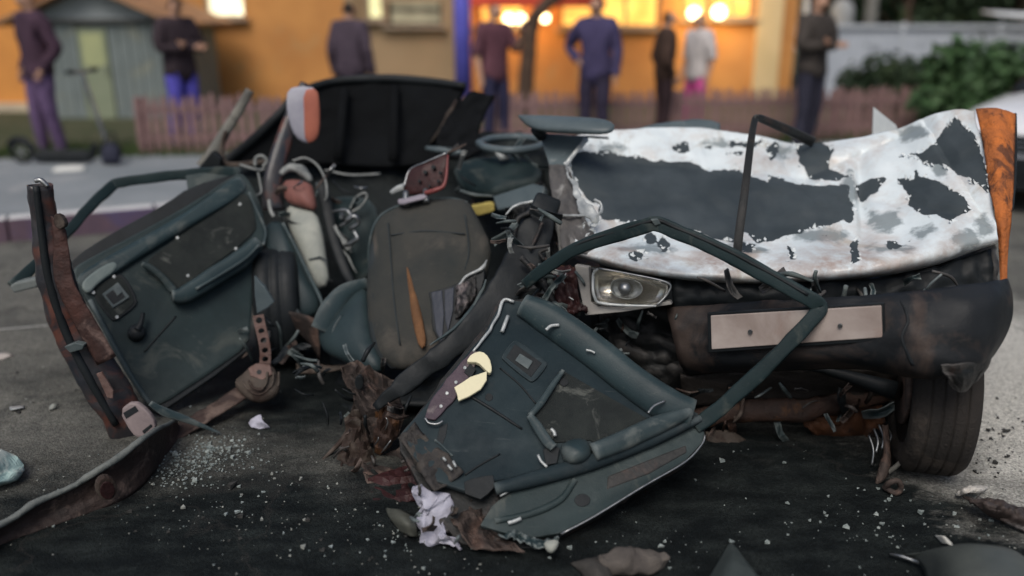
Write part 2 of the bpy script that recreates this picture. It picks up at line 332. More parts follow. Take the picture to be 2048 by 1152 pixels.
# road sheet, finer near the camera so that it can undulate slightly
bm = bmesh.new(); xs = [-260, -60, -20] + list(np.linspace(-7, 7, 90)) + [20, 60, 260]; ys = [-60, -15] + list(np.linspace(0, 9, 80)) + [30, 100, 400]
gv = [[bm.verts.new((x, y, .006 * nz((x, y, 0), 1.5) if abs(x) < 7 and 0 < y < 9 else 0)) for x in xs] for y in ys]
for i in range(len(ys) - 1):
    for j in range(len(xs) - 1): bm.faces.new((gv[i][j], gv[i][j + 1], gv[i + 1][j + 1], gv[i + 1][j]))
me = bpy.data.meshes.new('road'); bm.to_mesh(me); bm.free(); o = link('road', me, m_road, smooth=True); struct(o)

m_pave = mat('pavement_asphalt', (.21, .23, .24), (.16, .18, .19), 1.6, .75, bump=.3, bscale=90, c3=(.26, .27, .27), s3=1.1, t3=.62)
m_kerbs = mat('kerb_tinted_concrete', (.12, .08, .10), (.085, .06, .085), 2.5, .85, bump=.4, bscale=40, c3=(.09, .07, .13), s3=1.8, t3=.55)  # purple cast of emergency lights is put into the kerb face colour
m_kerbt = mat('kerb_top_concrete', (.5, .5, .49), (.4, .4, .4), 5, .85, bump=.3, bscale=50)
def prism(name, outline, z0, z1, mt):
    n = len(outline); vs = [(p[0], p[1], z0) for p in outline] + [(p[0], p[1], z1) for p in outline]
    fs = [tuple(range(n, 2 * n))] + [(i, (i + 1) % n, n + (i + 1) % n, n + i) for i in range(n)]
    o = pydata(name, vs, fs, mt); fix_normals(o); return o
a0 = K0 - kd * 60 + kn * .16; a1 = K0 + kd * 90 + kn * .16
struct(prism('pavement', [a0, a1, a1 + kn * 160, a0 + kn * 160], -.3, ZP, m_pave))
kerb = bpy.data.objects.new('kerb', None); COL.objects.link(kerb); struct(kerb); WM['kerb'] = Matrix.Identity(4)
kl = 1.0
km = None
for i in range(-4, 14):
    p = K0 + kd * (i * kl + .04) ; c = p + kd * (kl / 2) + kn * .08
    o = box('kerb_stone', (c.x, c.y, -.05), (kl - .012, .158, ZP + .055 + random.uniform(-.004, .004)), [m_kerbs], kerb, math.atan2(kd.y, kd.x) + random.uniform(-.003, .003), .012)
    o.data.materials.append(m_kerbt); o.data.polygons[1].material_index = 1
# thin worn white line on the asphalt at the left
p0, p1 = G(-200, 676, .004), G(112, 649, .004); s_ = (p1 - p0).normalized().cross(Vector((0, 0, 1))) * .009
m_line = mat('worn_line_paint', (.5, .5, .47), (.24, .24, .22), 30, .8, bump=.1)
struct(pydata('road_marking', [p0 - s_, p1 - s_ * .6, p1 + s_ * .6, p0 + s_], [(0, 1, 2, 3)], m_line))

# ---- verge with grass behind the picket fence
FA, FB = G(285, 309, ZP), G(1760, 279, ZP)      # foot of the picket fence
fd = (FB - FA).normalized(); fn = Vector((-fd.y, fd.x, 0))
m_soil = mat('verge_soil', (.06, .062, .035), (.035, .045, .02), 2, .95, bump=.5, bscale=20, c3=(.10, .085, .06), s3=1.5, t3=.6)
a0 = FA - fd * 9 - fn * .08; a1 = FB + fd * 14 - fn * .08
struct(prism('verge', [a0, a1, a1 + fn * 40, a0 + fn * 40], ZP - .05, ZP + .012, m_soil))
m_grass = mat('grass_blades', (.05, .085, .022), (.03, .055, .015), 3, .8, bump=0)
vs, fs = [], []
for k in range(9000):
    t = random.uniform(-1.5, 14); q = FA + fd * t + fn * random.gauss(.12, .25)
    if q.dot(fn) < (FA - fn * .25).dot(fn): continue
    h = random.uniform(.04, .16); a = random.uniform(0, 6.28); e = Vector((math.cos(a), math.sin(a), 0)) * .008
    b0 = Vector((q.x, q.y, ZP)); tip = b0 + Vector((random.gauss(0, .04), random.gauss(0, .04), h))
    i = len(vs); vs += [b0 - e, b0 + e, tip]; fs.append((i, i + 1, i + 2))
o = pydata('grass', vs, fs, m_grass); o['kind'] = 'stuff'; o['label'] = 'rough green grass growing along the foot of the picket fence'; o['category'] = 'grass'

# ---- low picket fence
m_picket = mat('faded_picket_wood', (.24, .15, .14), (.15, .095, .095), 5, .85, bump=.4, bscale=30, c3=(.28, .2, .18), s3=4, t3=.66)  # pinkish wood, with the purple emergency-light tint mixed into its colour
fence = thing('picket_fence', 'low fence of faded pinkish wooden pickets behind the wreck', 'fence', FA)
FL = (FB - FA).length + 3.4
def picket_mesh():
    wd, h, th = .062, .62, .018
    o2 = [(-wd / 2, 0), (wd / 2, 0), (wd / 2, h - .05), (0, h), (-wd / 2, h - .05)]
    vs = [(x, -th / 2, z) for x, z in o2] + [(x, th / 2, z) for x, z in o2]; n = 5
    fs = [(0, 1, 2, 3, 4), (9, 8, 7, 6, 5)] + [((i + 1) % n, i, n + i, n + (i + 1) % n) for i in range(n)]
    me = bpy.data.meshes.new('picket'); me.from_pydata(vs, [], fs); me.materials.append(m_picket); return me
pm = picket_mesh(); ang = math.atan2(fd.y, fd.x)
s = 0.0
def rel(o, parent): adopt(o, parent)
k = 0
while s < FL:
    o = bpy.data.objects.new('picket', pm); COL.objects.link(o); rel(o, fence)
    q = FA + fd * s; o.location = (q.x, q.y, ZP + random.uniform(-.02, .03)); o.rotation_euler = (random.uniform(-.02, .02), random.uniform(-.025, .025), ang + random.uniform(-.04, .04))
    s += .098 + random.uniform(-.008, .008)
for hz in (.14, .44):
    c = FA + fd * FL / 2 + fn * .028
    box('rail', (c.x, c.y, ZP + hz), (FL, .03, .06), m_picket, fence, ang)
for q in range(7):
    c = FA + fd * (FL * q / 6) + fn * .075
    box('post', (c.x, c.y, ZP), (  .07, .07, .60), m_picket, fence, ang, .006)

# ---- tall grey sheet-metal fence at the right
m_sheet = mat('grey_fence_sheet', (.40, .43, .47), (.34, .37, .41), 1.5, .5, bump=.08, bscale=20, c3=(.22, .24, .26), s3=2, t3=.64)
m_sheetr = mat('grey_fence_rail', (.42, .45, .48), (.36, .39, .42), 4, .5, bump=.05)
YF = 14.0
mf = thing('metal_fence', 'tall grey sheet metal fence with pale rails behind the bush', 'fence', V(1640, 100, YF) * 1.0)
XA = V(1612, 45, YF).x; zt = V(1640, 47, YF).z
pw = (V(2003, 45, YF).x - XA) / 2
for i in range(5):
    x0 = XA + i * pw
    n_ = 14; vs = []; fs = []
    for j in range(n_ * 2 + 1):
        xx = x0 + .03 + (pw - .06) * j / (n_ * 2); yy = YF + (.012 if j % 2 else 0)
        vs += [(xx, yy, ZP + .08), (xx, yy, zt - .05)]
    fs = [(2 * j, 2 * j + 2, 2 * j + 3, 2 * j + 1) for j in range(n_ * 2)]
    o = pydata('panel', vs, fs, m_sheet, mf); o.modifiers.new('t', 'SOLIDIFY').thickness = .006
    box('post', (x0, YF - .01, ZP), (.06, .06, zt - ZP + .02), m_sheetr, mf, 0, .005)
    box('rail', (x0 + pw / 2, YF - .035, zt - .075), (pw - .07, .03, .06), m_sheetr, mf, 0, .005)
    box('rail', (x0 + pw / 2, YF - .035, ZP + .12), (pw - .07, .03, .05), m_sheetr, mf, 0, .005)

# ---- house
YH = 15.2
m_wall = mat('lamplit_render', (.56, .27, .085), (.44, .2, .065), 1.2, .85, bump=.25, bscale=30, c3=(.44, .25, .10), s3=1.6, t3=.62)  # orange glow of lamps on the wall is put into this colour
m_wall2 = mat('beige_render', (.34, .24, .14), (.28, .2, .115), 1.4, .85, bump=.25, bscale=30)
m_trim = mat('pale_window_frame', (.34, .27, .2), (.28, .22, .16), 4, .6, bump=.1)
m_dtrim = mat('dark_window_frame', (.10, .08, .06), (.07, .055, .045), 4, .6, bump=.1)
m_roof = mat('brown_roof', (.10, .06, .05), (.07, .045, .04), 4, .8, bump=.3)
m_lit_pale = emis('lit_window_pale', (1.0, .92, .62), 1.5)
m_lit_amber = emis('lit_window_amber', (1.0, .50, .10), 1.6)
m_lit_green = emis('lit_curtain', (.85, .80, .42), .9)
m_dim = emis('dim_window', (.40, .36, .24), .55)
m_lamp = emis('lamp_globe', (1.0, .82, .45), 7)
def X(x, Y=YH): return V(x, 60, Y).x
def Z(y, Y=YH): return V(1024, y, Y).z
house = thing('house', 'rendered house with lamp glow coloured into its walls and lit windows behind the picket fence', 'house', (X(950), YH, ZP))
wins = [(412, 492, -70, 36, m_lit_pale, 1), (733, 768, -60, 40, m_lit_green, 1), (776, 884, 4, 52, m_dim, 1), (958, 1048, -50, 52, m_lit_amber, 1), (1120, 1318, -60, 56, m_lit_amber, 3), (1368, 1412, -70, 38, m_lit_amber, 1), (1424, 1504, -70, 38, m_lit_amber, 2)]
HT = 4.4
def wall_with_holes(name, x0, x1, holes, mt, yfront=YH, zt_=HT, parent=None):
    """front wall built as strips round its openings so that the windows are real recesses"""
    xs_ = sorted({x0, x1} | {h[0] for h in holes} | {h[1] for h in holes}); zs = sorted({ZP - .05, zt_} | {h[2] for h in holes} | {h[3] for h in holes})
    vs, fs, D = [], [], .22
    def quad(a, b, c, d): i = len(vs); vs.extend([a, b, c, d]); fs.append((i, i + 1, i + 2, i + 3))
    for i in range(len(xs_) - 1):
        for j in range(len(zs) - 1):
            cx_, cz_ = (xs_[i] + xs_[i + 1]) / 2, (zs[j] + zs[j + 1]) / 2
            if any(h[0] < cx_ < h[1] and h[2] < cz_ < h[3] for h in holes): continue
            quad((xs_[i], yfront, zs[j]), (xs_[i + 1], yfront, zs[j]), (xs_[i + 1], yfront, zs[j + 1]), (xs_[i], yfront, zs[j + 1]))
    for h in holes:
        a, b, c, d = h[:4]
        quad((a, yfront, c), (a, yfront + D, c), (a, yfront + D, d), (a, yfront, d)); quad((b, yfront, c), (b, yfront, d), (b, yfront + D, d), (b, yfront + D, c))
        quad((a, yfront, c), (b, yfront, c), (b, yfront + D, c), (a, yfront + D, c)); quad((a, yfront, d), (a, yfront + D, d), (b, yfront + D, d), (b, yfront, d))
    return pydata(name, vs, fs, mt, parent)
holes = [(X(a), X(b), Z(d_), Z(c)) for a, b, c, d_, m_, k in wins]
hx = [X(330), X(704), X(930), X(1336), X(1592)]
for a, b, mt in ((hx[0], hx[1], m_wall), (hx[1], hx[2], m_wall2), (hx[2], hx[3], m_wall), (hx[3], hx[4], m_wall)):
    wall_with_holes('front_wall', a, b, [h for h in holes if a - .01 <= h[0] and h[1] <= b + .01], mt, parent=house)
box('rear_body', ((hx[0] + hx[-1]) / 2, YH + 3.2, ZP - .05), (hx[-1] - hx[0] - .02, 5.8, HT), m_wall, house)
for xx in (hx[0] + .1, hx[-1] - .1): box('side_wall', (xx, YH + .17, ZP - .05), (.2, .3, HT), m_wall, house)
rv = [(hx[0] - .4, YH - .5, HT), (hx[-1] + .4, YH - .5, HT), (hx[-1] + .4, YH + 6.6, HT), (hx[0] - .4, YH + 6.6, HT), (hx[0] - .4, YH + 3, HT + 2), (hx[-1] + .4, YH + 3, HT + 2)]
pydata('roof', rv, [(0, 1, 5, 4), (3, 4, 5, 2), (0, 4, 3), (1, 2, 5), (0, 3, 2, 1)], m_roof, house)
for (a, b, c, d_, m_, k), (x0, x1, z0, z1) in zip(wins, holes):
    fr = box('window', ((x0 + x1) / 2, YH + .16, z0), (x1 - x0, .02, z1 - z0), m_, house)
    fw = .05; tm = m_dtrim if m_ is m_dim else m_trim
    for xx in [x0 + fw / 2 + (x1 - x0 - fw) * i / k for i in range(k + 1)]: box('frame', (xx, YH + .115, z0), (fw, .05, z1 - z0), tm, fr)
    for zz in (z0, z0 + (z1 - z0) * .62): box('frame', ((x0 + x1) / 2, YH + .12, zz), (x1 - x0 - 2 * fw, .04, fw), tm, fr)
    box('sill', ((x0 + x1) / 2, YH - .05, z0 - .05), (x1 - x0 + .16, .18, .045), m_trim, fr)
# pilasters and drainpipe that stand against the wall
for xx in (705, 931): box('pilaster', (X(xx), YH - .06, ZP), (.2, .14, HT - ZP), m_wall2, house)
box('pilaster', (X(1536), YH - .05, ZP), (.42, .1, HT - ZP), mat('cream_render', (.58, .46, .26), (.5, .4, .22), 2, .85), house)
tube('drainpipe', [(X(1606), YH - .05, 3.8), (X(1606), YH - .05, Z(20)), (X(1612), YH - .1, Z(30)), (X(1626), YH - .16, Z(36))], .09, mat('white_pipe', (.6, .6, .58), None, 5, .5), house, world=True, seg=4)
# awning over the shop window
m_awn = mat('red_awning', (.52, .07, .035), (.42, .05, .03), 3, .7, bump=.1)
x0, x1 = X(940), X(1200)
pydata('awning', [(x0, YH - .02, Z(-28)), (x1, YH - .02, Z(-28)), (x1, YH - .75, Z(6, YH - .75)), (x0, YH - .75, Z(6, YH - .75)), (x1, YH - .75, Z(14, YH - .75)), (x0, YH - .75, Z(14, YH - .75))], [(0, 1, 2, 3), (3, 2, 4, 5)], m_awn, house).modifiers.new('t', 'SOLIDIFY').thickness = .02
# globe lamps on the wall, lit
for i, (px_, py_, rr, en) in enumerate(((1018, 38, .085, 10), (1041, 38, .085, 10), (1090, 36, .07, 8), (1388, 26, .10, 24), (1438, 24, .11, 24))):
    lab = ('left globe of a pair of small lit lamps under the red awning', 'right globe of a pair of small lit lamps under the red awning', 'single small lit globe lamp right of the leaning tree trunk',
           'left bright amber wall lamp at the golden windows', 'right bright amber wall lamp at the golden windows')[i]
    p = V(px_, py_, YH - .3)
    lt = thing('wall_lamp', lab, 'lamp', p, 'lit globe lamps on the house wall')
    bmz = bmesh.new(); bmesh.ops.create_uvsphere(bmz, u_segments=16, v_segments=10, radius=rr); bmesh.ops.translate(bmz, verts=bmz.verts, vec=p)
    mez = bpy.data.meshes.new('globe'); bmz.to_mesh(mez); bmz.free(); link('globe', mez, m_lamp, lt, True)
    tube('bracket', [(p.x, p.y, p.z - rr), (p.x, p.y + .12, p.z - rr - .06), (p.x, YH - .005, p.z - rr - .06)], .025, m_black, lt, world=True, seg=3)
    ld = bpy.data.lights.new('lamp_light', 'POINT'); ld.energy = en; ld.color = (1, .62, .25); ld.shadow_soft_size = rr + .03
    lo = bpy.data.objects.new('lamp_light', ld); COL.objects.link(lo); lo.parent = lt; lo.location = (0, -(rr + .06), 0)

# ---- wing of a second house at the far left, orange lamplight in its colour, with its plinth
YW = 13.6
wing = thing('lamplit_building', 'rendered building coloured as if lamplit orange, with pale plinth at the far left', 'building', (X(-150, YW), YW, ZP))
m_wo = mat('lamplit_orange', (.62, .27, .07), (.52, .22, .06), 1.3, .85, bump=.25, bscale=30, c3=(.45, .2, .07), s3=1.4, t3=.62)
box('wall', (X(-190, YW), YW + 2, ZP), (X(58, YW) - X(-440, YW), 4, 3.9), m_wo, wing)
box('plinth', (X(-190, YW), YW - .05, ZP - .02), (X(54, YW) - X(-440, YW), .1, .16), mat('pale_plinth', (.5, .42, .3), (.42, .35, .26), 3, .85), wing)

# ---- small gabled shed
YS = 12.6
shed = thing('gabled_shed', 'small grey green shed with a low gabled roof', 'shed', (X(195, YS), YS, ZP))
m_shed = mat('shed_boards', (.17, .20, .195), (.14, .165, .16), 3, .8, bump=.2, c3=(.20, .215, .18), s3=2, t3=.6)
m_gable = mat('gable_boards', (.28, .31, .31), (.24, .27, .27), 3, .8, bump=.2)
m_sroof = mat('shed_roof_sheet', (.36, .20, .10), (.25, .14, .08), 3, .7, bump=.3, c3=(.14, .10, .08), s3=3, t3=.6)
x0, x1 = X(48, YS), X(338, YS); ze = Z(40, YS); zr = Z(-26, YS); xm = (x0 + x1) / 2
nb = 14; bw = (x1 - x0) / nb
for i in range(nb):
    if 5 <= i <= 7: continue
    box('board', (x0 + bw * (i + .5), YS, ZP), (bw - .012, .03, ze - ZP), m_shed, shed, 0, .003)
box('frame_body', (xm, YS + 1.0, ZP), (x1 - x0 - .02, 1.9, ze - ZP), m_shed, shed)
dr = box('door', (x0 + bw * 6.5, YS - .012, ZP), (bw * 3 - .03, .035, ze - ZP - .12), mat('shed_door_green', (.22, .25, .17), (.19, .22, .15), 3, .75, bump=.2), shed, 0, .004)
box('pane', (x0 + bw * 6.5, YS - .034, ZP + .75), (bw * 2.1, .008, .45), mat('shed_door_pane', (.36, .38, .20), (.30, .33, .18), 4, .4), dr)
tube('handle', [(x0 + bw * 7.6, YS - .03, ZP + .62), (x0 + bw * 7.6, YS - .07, ZP + .64), (x0 + bw * 7.6, YS - .07, ZP + .76), (x0 + bw * 7.6, YS - .03, ZP + .78)], .014, m_alu, dr, world=True, seg=2)
pydata('gable', [(x0, YS - .02, ze), (x1, YS - .02, ze), (xm, YS - .02, zr), (x0, YS + .03, ze), (x1, YS + .03, ze), (xm, YS + .03, zr)], [(0, 1, 2), (5, 4, 3), (0, 3, 4, 1), (1, 4, 5, 2), (2, 5, 3, 0)], m_gable, shed)
e_ = .24
for sx in (-1, 1):
    xa = xm; xb = (x0 - e_) if sx < 0 else (x1 + e_); sl_ = (zr - ze) / (xm - x0); zb = ze - sl_ * e_ + .02
    vs = [(xa, YS - .3, zr + .03), (xb, YS - .3, zb), (xb, YS + 2.2, zb), (xa, YS + 2.2, zr + .03)]
    o = pydata('roof_slope', vs, [(0, 1, 2, 3)], m_sroof, shed); mo = o.modifiers.new('t', 'SOLIDIFY'); mo.thickness = .05; mo.offset = 1 if sx > 0 else -1
box('eaves_beam', (xm, YS - .07, ze - .03), (x1 - x0 + .3, .05, .045), mat('eaves_wood', (.10, .10, .095), None, 5, .8), shed)

# ---- tree trunk leaning before the shop window, post with blue light in its colour, trees and bushes
m_bark = mat('brown_bark', (.10, .065, .045), (.06, .04, .03), 8, .9, bump=.8, bscale=25)
m_leaf = mat('bush_leaf', (.06, .115, .045), (.026, .058, .022), 4, .5, bump=.05, c3=(.12, .18, .095), s3=5, t3=.62)
m_leafd = mat('dark_tree_leaf', (.03, .05, .024), (.014, .028, .013), 1.6, .65, bump=.05, c3=(.055, .08, .03), s3=3, t3=.6)
def foliage(name, clumps, n, size, mt, parent, seed=1):
    rnd = random.Random(seed); vs, fs = [], []
    tot = sum(c[3] ** 2 for c in clumps)
    for cx_, cy_, cz_, r_ in clumps:
        for k in range(int(n * r_ * r_ / tot)):
            while True:
                q = Vector((rnd.uniform(-1, 1), rnd.uniform(-1, 1), rnd.uniform(-1, 1)))
                if .25 < q.length < 1: break
            p = Vector((cx_, cy_, cz_)) + q * r_ * (1 + .25 * nz(q, 3, cx_))
            if p.z < ZP + .03: continue
            d = (q + Vector((rnd.gauss(0, .5), rnd.gauss(0, .5), rnd.gauss(.2, .5)))).normalized(); a = d.cross(Vector((rnd.gauss(0, 1), rnd.gauss(0, 1), rnd.gauss(0, 1)))).normalized(); b = d.cross(a)
            l_ = size * rnd.uniform(.6, 1.3); w_ = l_ * .32; i = len(vs)
            vs += [p, p + a * l_ * .5 + b * w_ + d * l_ * .06, p + a * l_ - d * l_ * .1, p + a * l_ * .5 - b * w_ + d * l_ * .06]; fs += [(i, i + 1, i + 2), (i, i + 2, i + 3)]
    return pydata(name, vs, fs, mt, parent)
pt = [(X(1048, 13.4), 13.4, ZP), (X(1056, 13.4), 13.4, Z(120, 13.4)), (X(1064, 13.4), 13.4, Z(50, 13.4)), (X(1088, 13.4), 13.4, Z(12, 13.4)), (X(1150, 13.4), 13.5, Z(-40, 13.4)), (X(1190, 13.4), 13.6, Z(-150, 13.4))]
t = thing('leaning_tree', 'brown tree trunk leaning right before the lit shop window', 'tree', pt[0])
tube('trunk', pt, [.26, .24, .22, .2, .17, .12], m_bark, t, world=True, rough=.02)
foliage('crown', [(X(1190, 13.4) + .3, 13.6, 3.6, .9), (X(1190, 13.4) - .7, 13.4, 3.9, .8), (X(1190, 13.4) + .9, 13.9, 4.2, .9)], 2500, .11, m_leafd, t, 5)
p = (X(925, 12.6), 12.6, ZP)
po = thing('blue_tinted_post', 'slim post before the beige wall, blue light put into its colour', 'post', p)
m_blue = mat('blue_light_tint', (.13, .13, .55), (.10, .10, .44), 4, .5, bump=.05)  # blue light falling on the post, painted in as its colour
tube('shaft', [p, (p[0], p[1], 3.2)], .24, m_blue, po, world=True, seg=1, n=20)
tube('foot_collar', [p, (p[0], p[1], ZP + .12)], .34, m_blue, po, world=True, seg=1, n=20)
def tree(x, Y, h, r, seed, label, grp='dark trees behind the metal fence', mt=None, n=3800, tw=.3):
    rnd = random.Random(seed); bx, by = X(x, Y), Y
    t = thing('tree', label, 'tree', (bx, by, ZP), grp)
    top = (bx + rnd.uniform(-.2, .2), by, h * .75)
    tube('trunk', [(bx, by, ZP), (bx + rnd.uniform(-.1, .1), by, h * .3), top], [tw, tw * .7, tw * .3], m_bark, t, world=True, rough=.015)
    cl = []
    for k in range(9):
        a = rnd.uniform(0, 6.28); q = r * rnd.uniform(.2, .75); z = h * rnd.uniform(.22, .95)
        c = (bx + math.cos(a) * q, by + math.sin(a) * q * .7, z, r * rnd.uniform(.38, .6)); cl.append(c)
        if k < 5: tube('limb', [(bx, by, z * .6), ((bx + c[0]) / 2, (by + c[1]) / 2, z * .85), c[:3]], [tw * .35, tw * .12], m_bark, t, world=True, seg=3, n=7)
    foliage('crown', cl, n, .2, mt or m_leafd, t, seed)
tree(1690, 19, 5.2, 1.9, 3, 'dark leafy tree behind the metal fence, next to the house corner')
tree(1800, 18, 5.6, 2.0, 8, 'dark leafy tree behind the middle of the metal fence')
tree(1905, 19.5, 5.8, 2.2, 12, 'dark leafy tree behind the metal fence above the green bush')
tree(2030, 18, 5.0, 2.0, 17, 'dark leafy tree behind the metal fence at the right edge of the photo')
tree(2180, 20, 5.4, 2.2, 21, 'dark leafy tree farthest right behind the metal fence')
tree(1850, 23, 6.5, 2.6, 25, 'dark leafy tree farthest back behind the metal fence')
t = thing('bare_trunk', 'grey tree trunk rising behind the metal fence', 'tree', (X(1738, 15.5), 15.5, ZP))
tube('trunk', [(X(1736, 15.5), 15.5, ZP), (X(1738, 15.5), 15.5, 1.8), (X(1741, 15.5), 15.5, 3.4)], [.26, .22, .18], mat('grey_bark', (.2, .2, .18), (.14, .14, .13), 8, .9, bump=.6, bscale=25), t, world=True, rough=.02)
p = (X(1680, 15), 15.0, ZP)
t = thing('round_topped_post', 'pale round topped stone post showing over the metal fence', 'post', p)
lathe('stone', [(0.001, 1.72), (.10, 1.70), (.18, 1.60), (.2, 1.45), (.2, 0), (.001, 0)], Matrix.Translation(p), mat('pale_stone', (.28, .29, .29), (.22, .23, .23), 5, .85), t, 20)
# bush in front of the fence
def bush(label, name, bx, by, cl, n, size, seed, mt=m_leaf):
    t = thing(name, label, 'bush', (bx, by, ZP), 'bushes before the metal fence')
    rnd = random.Random(seed)
    for k, c in enumerate(cl): tube('stem', [(bx + rnd.uniform(-.1, .1), by, ZP), ((bx + c[0]) / 2, (by + c[1]) / 2, c[2] * .5), c[:3]], [.035, .012], m_bark, t, world=True, seg=3, n=7)
    foliage('leaves', cl, n, size, mt, t, seed)
Yb = 10.1
def C(x, y, r, dy=0): return (X(x, Yb + dy), Yb + dy, Z(y, Yb + dy), r)
bush('leafy green bush standing tallest, right of the white spike of the bonnet', 'bush', X(1960, Yb), Yb, [C(1925, 150, .34), C(1985, 150, .36, .1), C(2035, 160, .36), C(1945, 200, .38), C(1995, 215, .4), C(2060, 205, .36, .2), C(1895, 200, .27, -.1), C(1925, 108, .18), C(1890, 130, .18), C(1945, 245, .4), C(2000, 250, .4), C(2090, 240, .4)], 3400, .16, 31)
bush('low dark green bush between the house corner and the tall bush', 'bush', X(1780, 12), 12, [C(1720, 165, .25, 1.9), C(1770, 145, .28, 1.9), C(1820, 155, .3, 1.9), C(1860, 175, .3, 1.9), C(1790, 190, .3, 1.9), C(1740, 200, .25, 1.9)], 2200, .10, 37, m_leafd)

# white canopy edge at the far right, over the fence
cn = thing('white_canopy', 'white sheet canopy sticking out above the metal fence', 'canopy', (X(2080, 13), 13.4, ZP))
z0 = Z(36, 13); pydata('sheet', [(X(1985, 13), 13.0, Z(26, 13)), (X(2300, 13), 12.6, Z(60, 13)), (X(2300, 13), 13.6, Z(36, 13)), (X(2000, 13), 13.6, Z(20, 13))], [(0, 1, 2, 3)], mat('white_canopy_sheet', (.7, .72, .72), (.62, .64, .64), 3, .5), cn).modifiers.new('t', 'SOLIDIFY').thickness = .03
for xx in (2110, 2290): tube('post', [(X(xx, 13.3), 13.3, ZP), (X(xx, 13.3), 13.3, Z(44, 13.3))], .06, m_sheetr, cn, world=True, seg=1)

# ================================================================== THE WRECK
car = thing('wrecked_car', 'crushed white car cut open at the roof, bonnet paint flaked to dark patches', 'car', V(1200, 700, 3.2) * 1.0)
car.location.z = 0; WM[car.name] = Matrix.Translation(car.location)

# ---- bonnet: a buckled sheet, paint flaked off to dark primer in big ragged patches
def rowp(s): return [tuple(map(float, q.split(','))) for q in s.split()]
brow = [
 rowp('1118,282,3.82 1200,262,3.9 1340,256,3.95 1450,261,3.9 1530,276,3.86 1605,289,3.8 1690,280,3.74 1790,260,3.66 1862,231,3.56 1920,219,3.48 1952,221,3.42'),
 rowp('1136,318,3.7 1212,305,3.78 1340,300,3.82 1450,306,3.77 1530,322,3.68 1605,338,3.58 1690,326,3.56 1790,308,3.54 1862,284,3.44 1925,272,3.36 1966,280,3.28'),
 rowp('1142,385,3.5 1225,380,3.52 1340,378,3.54 1450,385,3.5 1530,398,3.44 1605,408,3.36 1690,400,3.36 1790,388,3.33 1866,372,3.26 1934,355,3.2 1980,362,3.12'),
 rowp('1150,450,3.3 1236,462,3.26 1340,468,3.24 1450,474,3.2 1535,482,3.16 1610,486,3.1 1700,480,3.1 1790,470,3.09 1872,452,3.06 1940,428,3.05 1988,425,3.02'),
 rowp('1150,492,3.16 1240,514,3.04 1340,528,3.0 1450,536,2.96 1540,538,2.94 1612,536,2.92 1700,528,2.92 1790,514,2.92 1872,496,2.93 1942,474,2.95 1990,462,2.97'),
 rowp('1152,506,3.14 1242,532,3.0 1340,550,2.96 1450,560,2.93 1540,561,2.92 1612,558,2.9 1700,552,2.9 1790,540,2.9 1872,520,2.92 1942,496,2.94 1992,480,2.96'),
 rowp('1156,514,3.2 1246,540,3.08 1340,556,3.05 1450,566,3.02 1540,567,3.01 1612,564,3.0 1700,558,3.0 1790,546,3.0 1872,528,3.0 1942,503,3.02 1990,486,3.03')]
def zp(s): return [(1020 + float(a) * .502, 200 + float(b) * .502) for a, b in (q.split(',') for q in s.split())]
def ell(cx, cy, rx, ry, n=12): return [(cx + rx * math.cos(6.283 * i / n), cy + ry * math.sin(6.283 * i / n)) for i in range(n)]
patches = [
 zp('235,225 290,200 450,213 640,243 730,243 800,282 880,263 930,277 1030,335 1035,285 1120,325 1230,345 1350,340 1335,390 1370,420 1350,490 1320,470 1280,505 1190,510 1110,548 990,560 960,530 915,520 905,560 830,552 700,520 580,478 470,492 370,470 352,410 300,390 268,330 240,270'),
 zp('1140,180 1230,172 1285,185 1275,240 1315,285 1385,297 1300,320 1240,322 1210,290 1160,240'),
 zp('1530,237 1640,205 1690,178 1740,110 1780,66 1850,130 1890,230 1912,372 1830,322 1740,262 1640,255 1600,225'),
 zp('1540,120 1600,90 1670,100 1662,150 1600,160 1565,172'),
 zp('1530,312 1600,322 1610,292 1720,340 1800,392 1832,435 1750,492 1700,470 1640,462 1590,420 1580,362'),
 zp('1430,430 1470,448 1548,440 1555,500 1510,532 1440,500'),
 zp('1375,345 1420,322 1490,322 1430,405 1405,380'),
 zp('1845,480 1900,448 1935,540 1850,565'), zp('1600,520 1680,490 1690,520 1640,560 1610,545'),
 ell(1360, 296, 17, 8), ell(1418, 292, 7, 3), ell(1275, 512, 18, 8), ell(1330, 490, 10, 16), ell(1300, 478, 10, 9),
 zp('880,160 960,170 1010,150 1010,175 940,190 880,185'), zp('880,200 930,205 930,215 870,212'), zp('1025,180 1070,170 1060,215 1040,245 1030,220'),
 zp('1360,560 1390,560 1380,640 1350,660'), zp('930,560 980,580 960,610 925,600'), zp('1110,580 1130,590 1130,640 1115,640'), zp('1500,560 1560,580 1550,590 1510,600'),
]
bon = sheet('bonnet', brow, 300, 130, None, car, .006)
B = o_grid['bonnet'].reshape(-1, 3); me = bon.data
def sdist(P, poly):
    """signed distance to a polygon, positive inside"""
    poly = np.array(poly); d = np.full(len(P), 1e9); ins = np.zeros(len(P), bool)
    for i in range(len(poly)):
        a, b = poly[i], poly[(i + 1) % len(poly)]; e = b - a; wv = P - a
        t = np.clip((wv @ e) / (e @ e + 1e-9), 0, 1); d = np.minimum(d, np.hypot(*(wv - t[:, None] * e).T))
        c = ((a[1] > P[:, 1]) != (b[1] > P[:, 1])) & (P[:, 0] < (b[0] - a[0]) * (P[:, 1] - a[1]) / (b[1] - a[1] + 1e-12) + a[0]); ins ^= c
    return np.where(ins, d, -d)
scuffs = [patches[3], patches[5], patches[7], patches[8]] + [ell(1640, 470, 60, 14), ell(1480, 500, 60, 10), ell(1220, 292, 40, 8), ell(1880, 330, 20, 30), ell(1560, 300, 25, 14), ell(1440, 285, 40, 8), ell(1780, 500, 50, 8), ell(1930, 480, 30, 20), ell(1300, 500, 60, 12), ell(1700, 380, 14, 40)]
